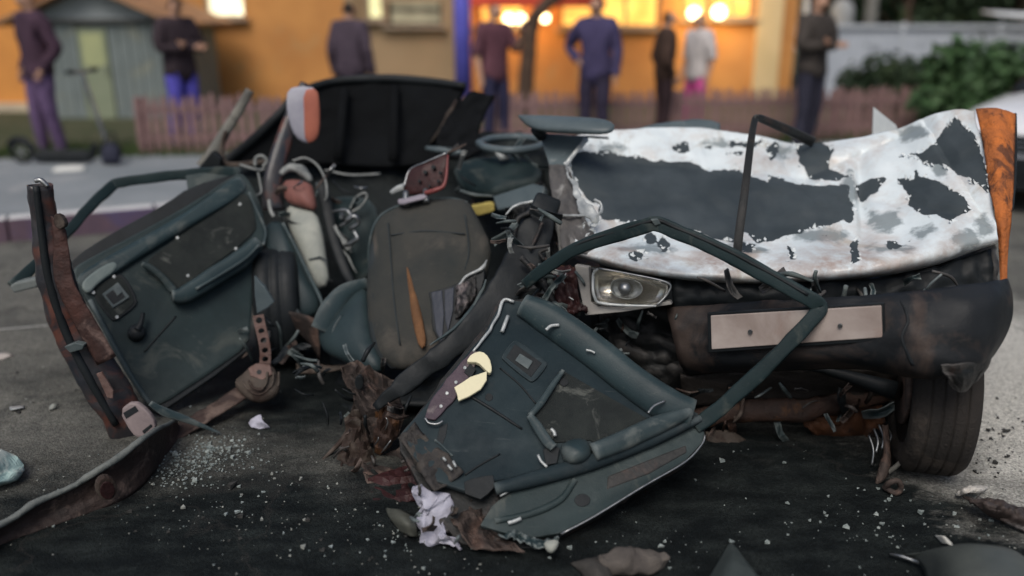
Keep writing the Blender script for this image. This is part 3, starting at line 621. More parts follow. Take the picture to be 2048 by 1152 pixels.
patches = [p for i, p in enumerate(patches) if i not in (3, 5, 7, 8)]
sd_ = np.full(len(B), -1e9); sc2 = np.full(len(B), -1e9)
for p in scuffs: sc2 = np.maximum(sc2, sdist(B[:, :2], p))
for p in patches: sd_ = np.maximum(sd_, sdist(B[:, :2], p))
at = me.attributes.new('flaked', 'FLOAT', 'POINT'); at.data.foreach_set('value', np.clip(sd_ / 30, -1, 1).astype(np.float32))
at2 = me.attributes.new('scuffed', 'FLOAT', 'POINT'); at2.data.foreach_set('value', np.clip(sc2 / 30, -1, 1).astype(np.float32))
at3 = me.attributes.new('mud', 'FLOAT', 'POINT'); at3.data.foreach_set('value', np.clip((B[:, 1] - 478 + 22 * np.sin(B[:, 0] / 37) + 12 * np.sin(B[:, 0] / 13)) / 70, 0, 1).astype(np.float32))
# dents and buckles
co = np.empty(len(B) * 3, np.float32); me.vertices.foreach_get('co', co); co = co.reshape(-1, 3)
for i in range(len(co)):
    p = co[i]; x, y = B[i, 0], B[i, 1]
    h = .032 * noise.noise(Vector((p[0] * 3.1, p[1] * 3, p[2] * 3))) + .014 * noise.noise(Vector((p[0] * 8, p[1] * 8, p[2] * 8 + 3))) - .012 * abs(noise.noise(Vector((p[0] * 13, p[1] * 5, p[2] * 13))))
    h -= .05 * math.exp(-((x - 1730 - (y - 400) * .03) / 16) ** 2) * math.exp(-((y - 390) / 90) ** 2)       # vertical crease
    h -= .03 * math.exp(-((y - 340 - (x - 1600) * -.1) / 26) ** 2) * math.exp(-((x - 1640) / 140) ** 2)      # hollow in the middle of the top
    for (ax, ay, bx, by, wd_, am) in ((1190, 318, 1620, 352, 12, -.022), (1620, 352, 1860, 250, 10, -.02), (1850, 235, 1975, 440, 9, -.018), (1240, 500, 1700, 515, 14, .012), (1760, 400, 1960, 440, 8, -.014), (1400, 380, 1520, 480, 9, -.008), (1560, 300, 1640, 420, 8, -.014)):
        ex, ey = bx - ax, by - ay; tt = max(0, min(1, ((x - ax) * ex + (y - ay) * ey) / (ex * ex + ey * ey))); dd = math.hypot(x - ax - ex * tt, y - ay - ey * tt) + 4 * noise.noise(Vector((x / 40, y / 40, am * 99)))
        h += am * max(0, 1 - abs(dd) / (wd_ * 2.2)) ** 1.5
    h += .03 * math.exp(-((x - 1860) / 60) ** 2) * math.exp(-((y - 420) / 60) ** 2)
    h += min(max(-sd_[i], 0), 4) / 4 * .0012
    co[i] = p + np.array((0, -1, .45)) * h
me.vertices.foreach_set('co', co.ravel()); me.update()
mb = mat('bonnet_paint', (.66, .715, .72), (.46, .52, .54), 2.0, .38, bump=.08, bscale=40, c3=(.40, .39, .35), s3=3.5, t3=.6, coat=.2)
n = mb.node_tree.nodes; l = mb.node_tree.links; b = n['Principled BSDF']; old = b.inputs['Base Color'].links[0].from_socket; oldr = b.inputs['Roughness'].links[0].from_socket; oldn = b.inputs['Normal'].links[0].from_node
an = n.new('ShaderNodeAttribute'); an.attribute_name = 'flaked'; tc = n.new('ShaderNodeTexCoord')
def noi(sc, det, rg=.6):
    t = n.new('ShaderNodeTexNoise'); t.inputs['Scale'].default_value = sc; t.inputs['Detail'].default_value = det; t.inputs['Roughness'].default_value = rg; l.new(tc.outputs['Object'], t.inputs['Vector']); return t.outputs['Fac']
def mth(op, a, b_=None, c=None):
    t = n.new('ShaderNodeMath'); t.operation = op
    for i, v in enumerate((a, b_, c)):
        if v is None: continue
        if isinstance(v, (int, float)): t.inputs[i].default_value = v
        else: l.new(v, t.inputs[i])
    return t.outputs[0]
n1 = mth('SUBTRACT', noi(26, 6), .5); n2 = mth('SUBTRACT', noi(7, 5), .5); n3 = mth('SUBTRACT', noi(60, 4), .5)
vor = n.new('ShaderNodeTexVoronoi'); vor.inputs['Scale'].default_value = 13; l.new(tc.outputs['Object'], vor.inputs['Vector']); vv = mth('SUBTRACT', vor.outputs['Distance'], .45)
val = mth('MULTIPLY_ADD', vv, .34, mth('MULTIPLY_ADD', n1, .42, mth('MULTIPLY_ADD', n2, .45, mth('MULTIPLY_ADD', n3, .15, an.outputs['Fac']))))
msk = n.new('ShaderNodeMapRange'); msk.inputs['From Min'].default_value = -.015; msk.inputs['From Max'].default_value = .015; l.new(val, msk.inputs['Value'])
# a few lone flakes and scratches
sc_ = mth('GREATER_THAN', mth('MULTIPLY', noi(11, 8, .7), 1.0), .668)
tot = mth('MAXIMUM', msk.outputs['Result'], sc_)
pr = n.new('ShaderNodeValToRGB'); pr.color_ramp.elements[0].color = (.028, .037, .042, 1); pr.color_ramp.elements[1].color = (.05, .062, .068, 1); pr.color_ramp.elements[0].position = .35; pr.color_ramp.elements[1].position = .72
l.new(noi(5, 8), pr.inputs['Fac'])
# brown dirt along the front lip: dried mud streaks
geo = n.new('ShaderNodeSeparateXYZ'); l.new(tc.outputs['Object'], geo.inputs[0])
x1 = n.new('ShaderNodeMix'); x1.data_type = 'RGBA'; l.new(old, x1.inputs[6]); x1.inputs[7].default_value = (.36, .27, .22, 1)
dm = n.new('ShaderNodeMapRange'); dm.inputs['From Min'].default_value = .47; dm.inputs['From Max'].default_value = .66; l.new(noi(4.5, 9, .68), dm.inputs['Value']); l.new(mth('MULTIPLY', dm.outputs['Result'], .55), x1.inputs['Factor'])
an2 = n.new('ShaderNodeAttribute'); an2.attribute_name = 'scuffed'
v2 = mth('MULTIPLY_ADD', n1, 1.2, mth('MULTIPLY_ADD', n2, .8, an2.outputs['Fac'])); k2 = n.new('ShaderNodeMapRange'); k2.inputs['From Min'].default_value = -.12; k2.inputs['From Max'].default_value = .2; k2.inputs['To Max'].default_value = .85; l.new(v2, k2.inputs['Value'])
xs2 = n.new('ShaderNodeMix'); xs2.data_type = 'RGBA'; l.new(k2.outputs['Result'], xs2.inputs['Factor']); l.new(x1.outputs[2], xs2.inputs[6]); xs2.inputs[7].default_value = (.15, .18, .185, 1); x1 = xs2
an3 = n.new('ShaderNodeAttribute'); an3.attribute_name = 'mud'
k3 = n.new('ShaderNodeMapRange'); k3.inputs['From Min'].default_value = .38; k3.inputs['From Max'].default_value = .62; l.new(noi(9, 9, .7), k3.inputs['Value'])
xs3 = n.new('ShaderNodeMix'); xs3.data_type = 'RGBA'; l.new(mth('MULTIPLY', k3.outputs['Result'], mth('MULTIPLY', an3.outputs['Fac'], .85)), xs3.inputs['Factor']); l.new(x1.outputs[2], xs3.inputs[6]); xs3.inputs[7].default_value = (.26, .19, .155, 1); x1 = xs3
x2 = n.new('ShaderNodeMix'); x2.data_type = 'RGBA'; l.new(tot, x2.inputs['Factor']); l.new(x1.outputs[2], x2.inputs[6]); l.new(pr.outputs['Color'], x2.inputs[7]); l.new(x2.outputs[2], b.inputs['Base Color'])
y = n.new('ShaderNodeMix'); l.new(tot, y.inputs['Factor']); l.new(oldr, y.inputs[2]); y.inputs[3].default_value = .62; l.new(y.outputs[0], b.inputs['Roughness'])
l.new(mth('MULTIPLY', mth('SUBTRACT', 1.0, tot), .3), b.inputs['Coat Weight'])
bp = n.new('ShaderNodeBump'); bp.inputs['Strength'].default_value = .6; bp.inputs['Distance'].default_value = .004; l.new(mth('SUBTRACT', 1.0, tot), bp.inputs['Height']); l.new(oldn.outputs['Normal'], bp.inputs['Normal']); l.new(bp.outputs['Normal'], b.inputs['Normal'])
me.materials.append(mb); bon['label'] = 'buckled white bonnet with paint flaked to dark primer'

# rust-orange folded edge on the right, tapering to a torn strip
o = sheet('bonnet_edge', [rowp('1952,219,3.42 1990,217,3.36 2030,228,3.36'), rowp('1966,285,3.26 1998,285,3.2 2028,290,3.24'), rowp('1978,370,3.1 2003,368,3.06 2026,366,3.1'), rowp('1990,430,3.0 2006,430,2.98 2022,432,3.0'), rowp('1997,475,2.97 2006,476,2.95 2017,476,2.97'), rowp('2000,540,2.93 2006,540,2.92 2013,540,2.93'), rowp('2000,612,2.9 2006,613,2.9 2012,612,2.9')], 14, 60, m_orange, car, .006, .012, 9, 3)
o['label'] = 'rust orange folded right edge of the bonnet'
tube('edge_flange', [(2030, 228, 3.37), (2031, 290, 3.26), (2029, 360, 3.12), (2024, 420, 3.02)], .012, m_black, car)
# white spike of torn metal behind, and lumps on the top edge
p_ = vplane(1765, 3.95); o = slab('torn_spike', [(1747, 214), (1752, 218), (1792, 250), (1800, 268), (1745, 270)], p_, mat('white_sheet_metal', (.6, .64, .64), (.48, .52, .53), 6, .4, c3=(.3, .29, .27), s3=9, t3=.66), car, 0, .006, .002); o['label'] = 'pointed white spike of torn sheet metal'
sheet('bonnet_rear_lip', [rowp('1255,262,3.98 1320,248,4.02 1400,240,4.05 1440,248,4.0'), rowp('1255,270,3.95 1320,262,3.97 1400,262,3.98 1440,264,3.95')], 24, 6, m_greyp, car, .006, .02, 8, 2)
tube('bent_strip', [(1470, 556, 2.98), (1478, 470, 3.02), (1490, 380, 3.12), (1501, 290, 3.3), (1509, 243, 3.42), (1516, 236, 3.44), (1536, 243, 3.5), (1580, 262, 3.6), (1626, 284, 3.74)], [.034, .032, .03, .028, .026, .03, .034, .04, .045], m_soot, car, d=.014, sup=3, seg=8)

# ---- grey wing panel and mirror at the bonnet's left shoulder
pg = Plane((1080, 270, 3.8), (1180, 275, 3.7), (1110, 335, 3.62))
slab('wing_panel', [(1078, 266), (1178, 272), (1128, 331), (1098, 329)], pg, m_greyp, car, .01, .008, .003)
tube('torn_paint_edge', [(1096, 272, 3.78), (1150, 272, 3.72), (1216, 277, 3.68)], [.012, .008, .012], m_pale, car, rough=.006)
tube('torn_paint_edge', [(1172, 278, 3.66), (1155, 300, 3.6), (1138, 322, 3.56), (1130, 330, 3.55)], [.024, .018, .022], m_pale, car, d=.01, rough=.006)
tube('torn_paint_edge', [(1132, 332, 3.54), (1142, 352, 3.46), (1148, 372, 3.4), (1156, 398, 3.34), (1172, 420, 3.26), (1192, 440, 3.2), (1199, 412, 3.24), (1184, 400, 3.28)], [.008, .012, .026, .04, .042, .03, .016, .008], m_pale, car, d=.008, rough=.02, seg=5)
pm_ = Plane((1040, 235, 3.75), (1225, 240, 3.55), (1060, 268, 3.66))
dome('mirror_housing', [(1032, 231), (1046, 229), (1120, 231), (1229, 238), (1229, 270), (1150, 268), (1090, 265), (1058, 256)], pm_, m_greyp, car, 0, .035, .05, 2)
tube('mirror_stem', [(1072, 258, 3.7), (1084, 272, 3.74)], .05, m_black, car, seg=2)
# brownish wing skin below
o = sheet('wing_skin', [rowp('1098,330,3.64 1128,332,3.58 1142,350,3.5'), rowp('1100,370,3.55 1130,372,3.5 1150,385,3.42'), rowp('1108,418,3.45 1135,425,3.38 1165,430,3.28'), rowp('1118,460,3.3 1150,470,3.22 1190,478,3.14'), rowp('1122,500,3.2 1148,505,3.14 1180,512,3.1')], 14, 26, mat('brown_grey_skin', (.09, .085, .082), (.065, .065, .065), 7, .6, bump=.3, c3=(.22, .22, .21), s3=9, t3=.62), car, .005, .03, 9, 5)
tube('torn_paint_edge', [(1106, 428, 3.38), (1140, 430, 3.3), (1180, 430, 3.24)], [.012, .01, .014], m_pale, car, rough=.006)
for k in range(9):
    x_, y_ = random.uniform(1165, 1205), random.uniform(440, 475)
    slab('paint_flake', [(x_ + random.uniform(-9, 9), y_ + random.uniform(-6, 6)) for q in range(4)], Plane((1150, 450, 3.16), (1210, 460, 3.13), (1170, 490, 3.08)), m_pale, car, .02 + k * .001, .003, 0)

# ---- headlight
ph = Plane((1160, 540, 3.02), (1340, 560, 2.93), (1180, 625, 2.98))
hl = slab('headlight', [(1150, 528), (1342, 562), (1346, 606), (1250, 618), (1172, 630)], ph, m_black, car, -.06, .05, .006)
slab('housing', [(1149, 530), (1177, 534), (1182, 604), (1196, 613), (1245, 616), (1340, 602), (1344, 609), (1246, 624), (1170, 631)], ph, mat('headlight_housing', (.27, .26, .24), (.18, .175, .165), 9, .5, bump=.15), hl, 0, .055, .003)
o = dome('reflector', [(1184, 540), (1200, 537), (1335, 566), (1336, 585), (1316, 612), (1200, 606), (1184, 592)], ph, m_chrome, hl, -.012, -.035, .02, 1, n_ring=6)
pb = ph.at(1250, 577, .0)
bmz = bmesh.new(); bmesh.ops.create_uvsphere(bmz, u_segments=18, v_segments=10, radius=.024); bmesh.ops.translate(bmz, verts=bmz.verts, vec=pb)
mez = bpy.data.meshes.new('bulb'); bmz.to_mesh(mez); bmz.free(); link('bulb', mez, m_alu, hl, True)
dome('inner_bowl', [(1222, 560), (1250, 556), (1280, 563), (1288, 582), (1270, 598), (1240, 598), (1220, 584)], ph, m_alu, hl, -.006, -.012, .01, 2, n_ring=4)
tube('bezel', [(1196, 538, 3.0), (1187, 548, 3.0), (1186, 578, 2.975), (1190, 596, 2.965), (1200, 606, 2.96), (1250, 611, 2.935), (1312, 612, 2.905)], [.008, .012, .012, .012, .011, .008], m_pale, hl, seg=6)
tube('bezel', [(1198, 537, 3.0), (1260, 548, 2.97), (1334, 565, 2.93), (1337, 584, 2.92), (1314, 611, 2.905)], .008, m_alu, hl, seg=6)
slab('lens', [(1186, 540), (1200, 538), (1334, 566), (1336, 585), (1314, 611), (1200, 605), (1187, 592)], ph, m_glass, hl, .012, .004, .001)

# ---- grille, bumper, number plate, front crossmembers, engine block behind
pf = Plane((1350, 600, 2.98), (1950, 560, 2.95), (1400, 720, 2.9))
sheet('engine_bay', [rowp('1200,520,3.3 1450,545,3.2 1750,540,3.2 1990,480,3.2'), rowp('1200,640,3.2 1450,640,3.1 1750,630,3.1 1990,600,3.1'), rowp('1250,740,3.15 1450,760,3.1 1750,750,3.1 1960,700,3.1'), rowp('1300,830,3.2 1450,850,3.15 1750,850,3.1 1900,800,3.1')], 60, 40, m_soot, car, .03, .07, 5, 8)
box('engine_block', V(1560, 700, 3.75) * 1.0 - Vector((0, 0, V(1560, 700, 3.75).z - .14)), (1.3, .95, .48), m_black, car, 0, .03)
box('gearbox', (V(1250, 700, 3.5).x, 3.6, .16), (.45, .6, .4), m_black, car, .2, .05)
sheet('slam_panel', [rowp('1340,560,3.04 1560,568,2.98 1800,552,2.98 1980,500,3.02'), rowp('1340,590,3.0 1560,590,2.95 1800,578,2.95 1985,535,2.98'), rowp('1350,622,3.0 1560,616,2.96 1800,604,2.95 1985,570,2.96')], 50, 12, m_black, car, .012, .03, 7, 1)
bmp = sheet('bumper', [rowp('1335,616,2.98 1500,606,2.82 1700,596,2.64 1850,582,2.52 1970,566,2.52 2012,560,2.64'), rowp('1340,650,2.94 1500,644,2.78 1700,636,2.58 1850,624,2.45 1980,604,2.45 2022,596,2.6'), rowp('1350,690,2.92 1500,690,2.76 1700,684,2.55 1850,690,2.41 1970,676,2.41 2018,646,2.54'), rowp('1360,725,2.92 1500,722,2.76 1700,716,2.55 1850,742,2.40 1950,730,2.40 1992,700,2.5'), rowp('1375,748,2.96 1500,742,2.82 1700,736,2.62 1850,756,2.46 1930,748,2.46 1966,728,2.54')], 60, 24, mat('bumper_plastic', (.014, .016, .018), (.009, .0105, .012), 5, .55, bump=.12, bscale=120, c3=(.045, .034, .029), s3=2.6, t3=.55, scratch=(.05, .045, .04)), car, .012, .016, 5, 6)
pn = Plane((1420, 650, 2.81), (1760, 640, 2.49), (1500, 690, 2.725))
npl = slab('number_plate', [(1420, 632), (1762, 612), (1764, 676), (1422, 700)], pn, m_plate, car, .012, .006, .004, bow=.004)
for x_, y_ in ((1500, 664), (1680, 652)): slab('bolt', ell(x_, y_, 5, 5, 8), pn, m_alu, npl, .016, .004, .001)
slab('plate_frame', [(1414, 626), (1768, 606), (1770, 682), (1416, 706)], pn, m_black, npl, .004, .012, .003)
sheet('valance', [rowp('1360,755,2.98 1560,740,2.92 1760,740,2.92 1860,760,2.95'), rowp('1365,785,3.0 1560,775,2.96 1760,770,2.95 1840,790,2.98'), rowp('1370,815,3.05 1560,808,3.0 1760,800,3.0 1830,815,3.02')], 40, 12, mat('dirty_valance', (.03, .026, .023), (.018, .016, .015), 5, .7, bump=.3), car, .01, .035, 8, 4)
tube('crossmember', [(1385, 842, 3.0), (1480, 822, 2.97), (1600, 818, 2.96), (1700, 800, 2.98), (1800, 790, 3.02)], [.07, .085, .085, .07, .06], m_redbrown, car, d=.07, sup=3, rough=.014)
sheet('torn_liner', [rowp('1600,830,3.02 1680,822,3.0 1760,815,3.0'), rowp('1610,858,3.0 1690,858,2.98 1770,850,3.0'), rowp('1640,880,3.05 1700,890,3.02 1760,880,3.02')], 24, 14, mat('orange_brown_liner', (.09, .038, .018), (.045, .024, .016), 8, .7, bump=.4, c3=(.02, .015, .013), s3=8, t3=.52), car, .006, .05, 10, 7)
tube('control_arm', [(1370, 922, 2.85), (1420, 912, 2.9), (1490, 902, 3.0)], [.03, .045, .06], m_redbrown, car, d=.03, rough=.01)
sheet('undertray', [rowp('1410,865,2.98 1460,862,2.98 1505,890,2.96'), rowp('1415,890,2.95 1460,895,2.93 1490,915,2.9')], 14, 8, m_tan, car, .006, .02, 9, 2)

# ---- right front wheel, steered
wc = G(1872, 962); wc = Vector((wc.x, wc.y + .12, .283))
MW = Matrix.Translation(wc) @ Matrix.Rotation(R(-16), 4, 'Z') @ Matrix.Rotation(R(90), 4, 'Y') 
wh = lathe('front_wheel', [(.10, -.07), (.165, -.085), (.185, -.09)], MW, m_soot, car)
hw = .095
prof = [(.185, -hw + .006), (.20, -hw), (.235, -hw - .012), (.262, -hw - .006), (.277, -hw + .012)]
for g_ in (-.055, -.018, .018, .055): prof += [(.284, g_ - .009), (.284, g_ - .004), (.280, g_ - .003), (.280, g_ + .003), (.284, g_ + .004), (.284, g_ + .009)]
prof += [(.277, hw - .012), (.262, hw + .006), (.235, hw + .012), (.20, hw), (.185, hw - .006)]
lathe('tyre', prof, MW, m_tyre, wh, 72)
lathe('rim', [(.001, -.03), (.05, -.035), (.09, -.02), (.13, -.045), (.165, -.05), (.188, -.088), (.188, .088), (.16, .06), (.12, .03), (.06, .05), (.001, .055)], MW, m_soot, wh, 48)
lathe('brake_disc', [(.03, -.10), (.12, -.10), (.12, -.085), (.03, -.085)], MW, m_rusty, wh, 40)
tube('drive_shaft', [wc + Vector((-.12, .02, 0)), wc + Vector((-.35, .12, .04)), wc + Vector((-.6, .2, .06))], [.07, .03, .03], m_black, car, world=True, seg=4)
tube('brake_hose', [(1862, 800, 2.78), (1845, 850, 2.7), (1822, 900, 2.66), (1795, 930, 2.66), (1775, 945, 2.67)], [.014, .014, .016, .018], mat('dirty_hose', (.12, .115, .10), (.08, .08, .07), 8, .6), car, seg=8)
sheet('broken_link', [rowp('1764,850,2.78 1770,852,2.78 1776,850,2.78'), rowp('1768,900,2.72 1774,900,2.7 1780,900,2.72'), rowp('1756,938,2.68 1768,933,2.66 1782,936,2.68'), rowp('1750,970,2.64 1757,968,2.64 1764,965,2.64')], 5, 9, m_rusty, car, .006, .015, 12, 3)
for a in ((1748, 858, 1752, 905), (1758, 850, 1764, 898), (1775, 858, 1778, 885), (1738, 870, 1744, 930)):
    tube('torn_wire', [(a[0], a[1], 2.8), ((a[0] + a[2]) / 2 + 6, (a[1] + a[3]) / 2, 2.76), (a[2], a[3], 2.74)], .009, m_alu, car)
# inner liner of the wheel arch
sheet('wheel_arch', [rowp('1770,700,2.95 1830,690,2.9 1900,680,2.9 1970,690,2.95'), rowp('1760,780,3.1 1830,740,3.1 1900,730,3.1 1960,740,3.1'), rowp('1750,880,3.05 1820,860,3.2 1880,850,3.2 1930,860,3.1')], 20, 16, m_black, car, .006, .03, 7, 4)

# ---- left pillar, sill flange
o = tube('pillar', [(80, 370, 3.02), (90, 440, 3.02), (101, 500, 3.01), (118, 575, 3.0), (152, 670, 3.0), (200, 755, 3.0), (244, 830, 3.01), (254, 880, 3.02), (246, 912, 3.03)], [.085, .09, .11, .125, .14, .15, .16, .14, .11, .09], m_pillar, car, d=[.06, .07, .08, .08, .08, .08, .07, .05], sup=3.2, n=20, seg=9, cap=False, thick=.004, rough=.006)
o['label'] = 'cut pillar standing at the far left, bent and rusty'
tube('pillar_lining', [(72, 362, 3.0), (83, 360, 3.0), (96, 372, 3.0)], .016, m_alu, car, rough=.006)
tube('pillar_rib', [(72, 372, 2.985), (84, 470, 2.975), (98, 560, 2.96), (132, 665, 2.955), (180, 760, 2.95), (232, 850, 2.96)], [.022, .026, .03, .03, .03, .025], m_black, car, d=.025, seg=8)
sheet('pillar_rust', [rowp('102,432,2.985 122,446,2.98 132,462,2.985'), rowp('108,480,2.97 122,490,2.965 138,500,2.97'), rowp('110,560,2.955 128,565,2.95 150,570,2.955'), rowp('150,650,2.95 168,645,2.94 190,640,2.95'), rowp('195,730,2.95 215,722,2.94 232,712,2.95')], 10, 40, mat('pillar_rust_brown', (.065, .03, .024), (.028, .02, .019), 7, .6, bump=.4, c3=(.12, .08, .068), s3=7, t3=.6), car, .005, .008, 9, 3)
slab('hinge', [(108, 425), (124, 432), (132, 452), (118, 460), (106, 450)], Plane((105, 430, 2.96), (135, 440, 2.96), (110, 470, 2.95)), m_tan, car, .01, .03, .004, 1)
slab('clip', [(128, 694), (150, 686), (168, 690), (165, 699), (140, 706)], Plane((128, 690, 2.93), (170, 692, 2.93), (140, 710, 2.93)), m_plastic2, car, .01, .03, .003)
slab('belt_slot', [(192, 748), (203, 744), (226, 782), (226, 798), (214, 796)], Plane((190, 745, 2.945), (230, 785, 2.945), (200, 800, 2.945)), m_rustpink, car, .012, .01, .003)
bk = slab('belt_anchor', [(236, 822), (266, 800), (296, 822), (311, 848), (308, 866), (278, 878), (262, 868)], Plane((240, 820, 2.92), (310, 840, 2.92), (260, 880, 2.90)), mat('anchor_metal', (.23, .19, .185), (.17, .14, .14), 10, .5, bump=.15), car, .015, .03, .008, 1)
slab('anchor_slot', [(246, 826), (270, 812), (277, 822), (252, 838)], Plane((240, 820, 2.92), (310, 840, 2.92), (260, 880, 2.90)), m_black, bk, .017, .004, .001)
slab('anchor_slot', [(284, 862), (302, 848), (305, 853), (288, 868)], Plane((240, 820, 2.92), (310, 840, 2.92), (260, 880, 2.90)), m_black, bk, .017, .004, .001)
tube('seal_strip', [(300, 806, 2.94), (330, 824, 2.95), (370, 838, 2.97), (440, 866, 2.99)], [.02, .034, .028, .008], m_plastic2, car, d=.012, seg=8)
def upright(top, low):
    """the upper point of something that stands above ground point `low`"""
    g = G(*low); return [(*top, g.y)], [(*low, g.y)]
tops = [(-90, 1098), (0, 1051), (61, 1012), (143, 975), (230, 920), (300, 868), (352, 842)]
lows = [(-90, 1148), (0, 1092), (80, 1062), (176, 1028), (246, 1000), (298, 958), (366, 866)]
mids = [((a[0] + b_[0]) / 2, (a[1] + b_[1]) / 2) for a, b_ in zip(tops, lows)]
Ys = [G(*q).y for q in lows]
m_sill = mat('sill_steel', (.045, .03, .026), (.026, .02, .018), 6, .65, bump=.4, c3=(.11, .08, .066), s3=7, t3=.6)
sheet('sill', [[(a[0], a[1], y) for a, y in zip(tops, Ys)], [(a[0], a[1], y + .02) for a, y in zip(mids, Ys)], [(a[0], a[1], y + .006) for a, y in zip(lows, Ys)]], 70, 14, m_sill, car, .006, .012, 10, 4)['label'] = 'torn rusty sill reaching to the lower left corner'
tube('sill_flange', [(a[0], a[1] - 1, y - .01) for a, y in zip(tops, Ys)], [.018, .02, .022, .02, .022, .018, .014], mat('sill_edge', (.13, .14, .13), (.08, .09, .085), 12, .5, bump=.3), car, d=.02, seg=8, rough=.006)
ps = Plane((143, 979, Ys[3]), (246, 960, Ys[4]), (170, 1030, Ys[3]))
slab('sill_bore', ell(214, 978, 21, 24, 14), Plane((180, 975, Ys[3] - .02), (246, 950, Ys[4] - .04), (215, 1010, Ys[3] + .01)), m_tan, car, .02, .03, .006)
slab('sill_bore', ell(215, 981, 15, 18, 14), Plane((180, 975, Ys[3] - .02), (246, 950, Ys[4] - .04), (215, 1010, Ys[3] + .01)), m_maroon, car, .023, .01, .002)
sheet('sill_bracket', [rowp('255,925,2.82 275,915,2.84 300,905,2.86'), rowp('262,955,2.78 280,945,2.78 300,940,2.8'), rowp('270,985,2.68 282,975,2.69 288,966,2.7')], 10, 12, m_tan, car, .006, .02, 12, 6)
sheet('door_step', [rowp('300,868,3.02 350,850,3.05 420,812,3.15 500,758,3.3'), rowp('310,900,2.92 365,876,2.98 440,830,3.1 520,780,3.25')], 30, 8, m_sill, car, .008, .02, 8, 3)

# ---- left door: trim side faces the camera
pd_ = Plane((300, 812, 3.13), (152, 552, 3.32), (500, 352, 3.88))
dl = slab('rear_door', [(140, 540), (168, 520), (300, 452), (400, 395), (470, 347), (492, 346), (520, 400), (534, 462), (526, 500), (508, 560), (504, 640), (498, 690), (430, 740), (312, 818), (292, 806), (240, 715), (180, 612), (158, 575)], pd_, m_plastic, car, 0, .06, .012, 1)
dl['label'] = 'open door on the left with dark trim side towards the camera'
slab('outer_skin', [(128, 545), (150, 512), (215, 470), (330, 408), (380, 372), (480, 344), (490, 352), (330, 460), (180, 560), (150, 570)], pd_, m_black, dl, -.05, .03, .01, 1)
slab('lower_edge', [(290, 800), (312, 815), (430, 737), (500, 688), (494, 702), (430, 752), (318, 828), (286, 812)], pd_, m_black, dl, -.012, .04, .005)
dome('belt_roll', [(150, 556), (180, 532), (300, 466), (400, 408), (472, 350), (492, 362), (494, 385), (420, 432), (300, 505), (214, 560), (186, 578), (166, 578)], pd_, m_plastic2, dl, .002, .03, .01, 2, n_ring=6)
slab('door_cap', [(158, 568), (192, 538), (232, 518), (236, 538), (196, 566), (176, 590)], pd_, mat('pale_cap', (.16, .19, .18), (.10, .13, .125), 6, .5, bump=.1), dl, .03, .02, .012, 2)
slab('door_inset', [(288, 526), (330, 492), (480, 384), (500, 392), (512, 440), (512, 462), (470, 500), (400, 548), (362, 582), (346, 584), (318, 560)], pd_, m_fabric, dl, .008, .01, .004, 1)
for x_, y_ in ((480, 408), (355, 475), (472, 497), (376, 551)): slab('screw', ell(x_, y_, 3.2, 3.2, 8), pd_, m_pale, dl, .012, .006, .001)
tube('inset_edge', [(498, 385, 3.80), (516, 425, 3.74), (531, 462, 3.68), (527, 490, 3.62)], .012, m_plastic2, dl)
def on(pl, pts, off): return [pl.at(x, y, off) for x, y in pts]
tube('armrest', on(pd_, [(344, 592), (372, 588), (430, 552), (480, 520), (516, 486)], .045), [.05, .075, .085, .085, .06], m_plastic2, dl, d=.07, sup=2.8, n=16, world=True, seg=8)
tube('armrest_lip', on(pd_, [(392, 578), (440, 550), (490, 518), (518, 490)], .085), [.012, .014, .012], m_plastic2, dl, world=True)
tube('pull_handle', on(pd_, [(284, 528), (302, 536), (326, 556), (348, 582)], .04), [.02, .028, .03, .035], m_plastic, dl, d=.03, sup=3, world=True, seg=6)
slab('handle_bezel', [(184, 578), (198, 562), (238, 544), (256, 560), (276, 600), (270, 614), (232, 642), (222, 640), (196, 606)], pd_, m_black, dl, .01, .012, .004, 1)
o = slab('bezel_panel', [(188, 580), (200, 567), (236, 549), (252, 563), (270, 600), (266, 610), (232, 637), (224, 634), (200, 604)], pd_, m_fabric, dl, .014, .008, .003, 1)
slab('latch_lever', [(204, 588), (236, 564), (260, 594), (226, 616)], pd_, m_plastic2, dl, .022, .01, .003)
slab('lever_recess', [(211, 590), (235, 573), (251, 594), (227, 609)], pd_, m_black, dl, .0235, .004, .001)
slab('lever_grip', [(226, 579), (236, 572), (245, 584), (235, 592)], pd_, m_plastic2, dl, .028, .008, .002)
for x_, y_ in ((228, 553), (187, 585), (234, 634)): slab('screw', ell(x_, y_, 3.6, 3.6, 8), pd_, m_pale, dl, .018, .006, .001)
ck = tube('window_crank', on(pd_, [(286, 626), (282, 645), (274, 660)], .05), [.016, .02, .03], m_black, dl, d=.02, world=True)
lathe('crank_hub', [(.001, .05), (.028, .048), (.034, .03), (.034, 0), (.001, 0)], Matrix.Translation(pd_.at(273, 668, .0)) @ pd_.n.to_track_quat('Z', 'Y').to_matrix().to_4x4(), m_black, dl, 20)
tube('trim_crease', on(pd_, [(352, 632), (320, 668), (288, 704)], .002), .007, m_black, dl, world=True)
tube('trim_edge', on(pd_, [(180, 600), (222, 680), (262, 752), (300, 808)], .0), [.02, .024, .02], m_plastic2, dl, world=True, seg=4)
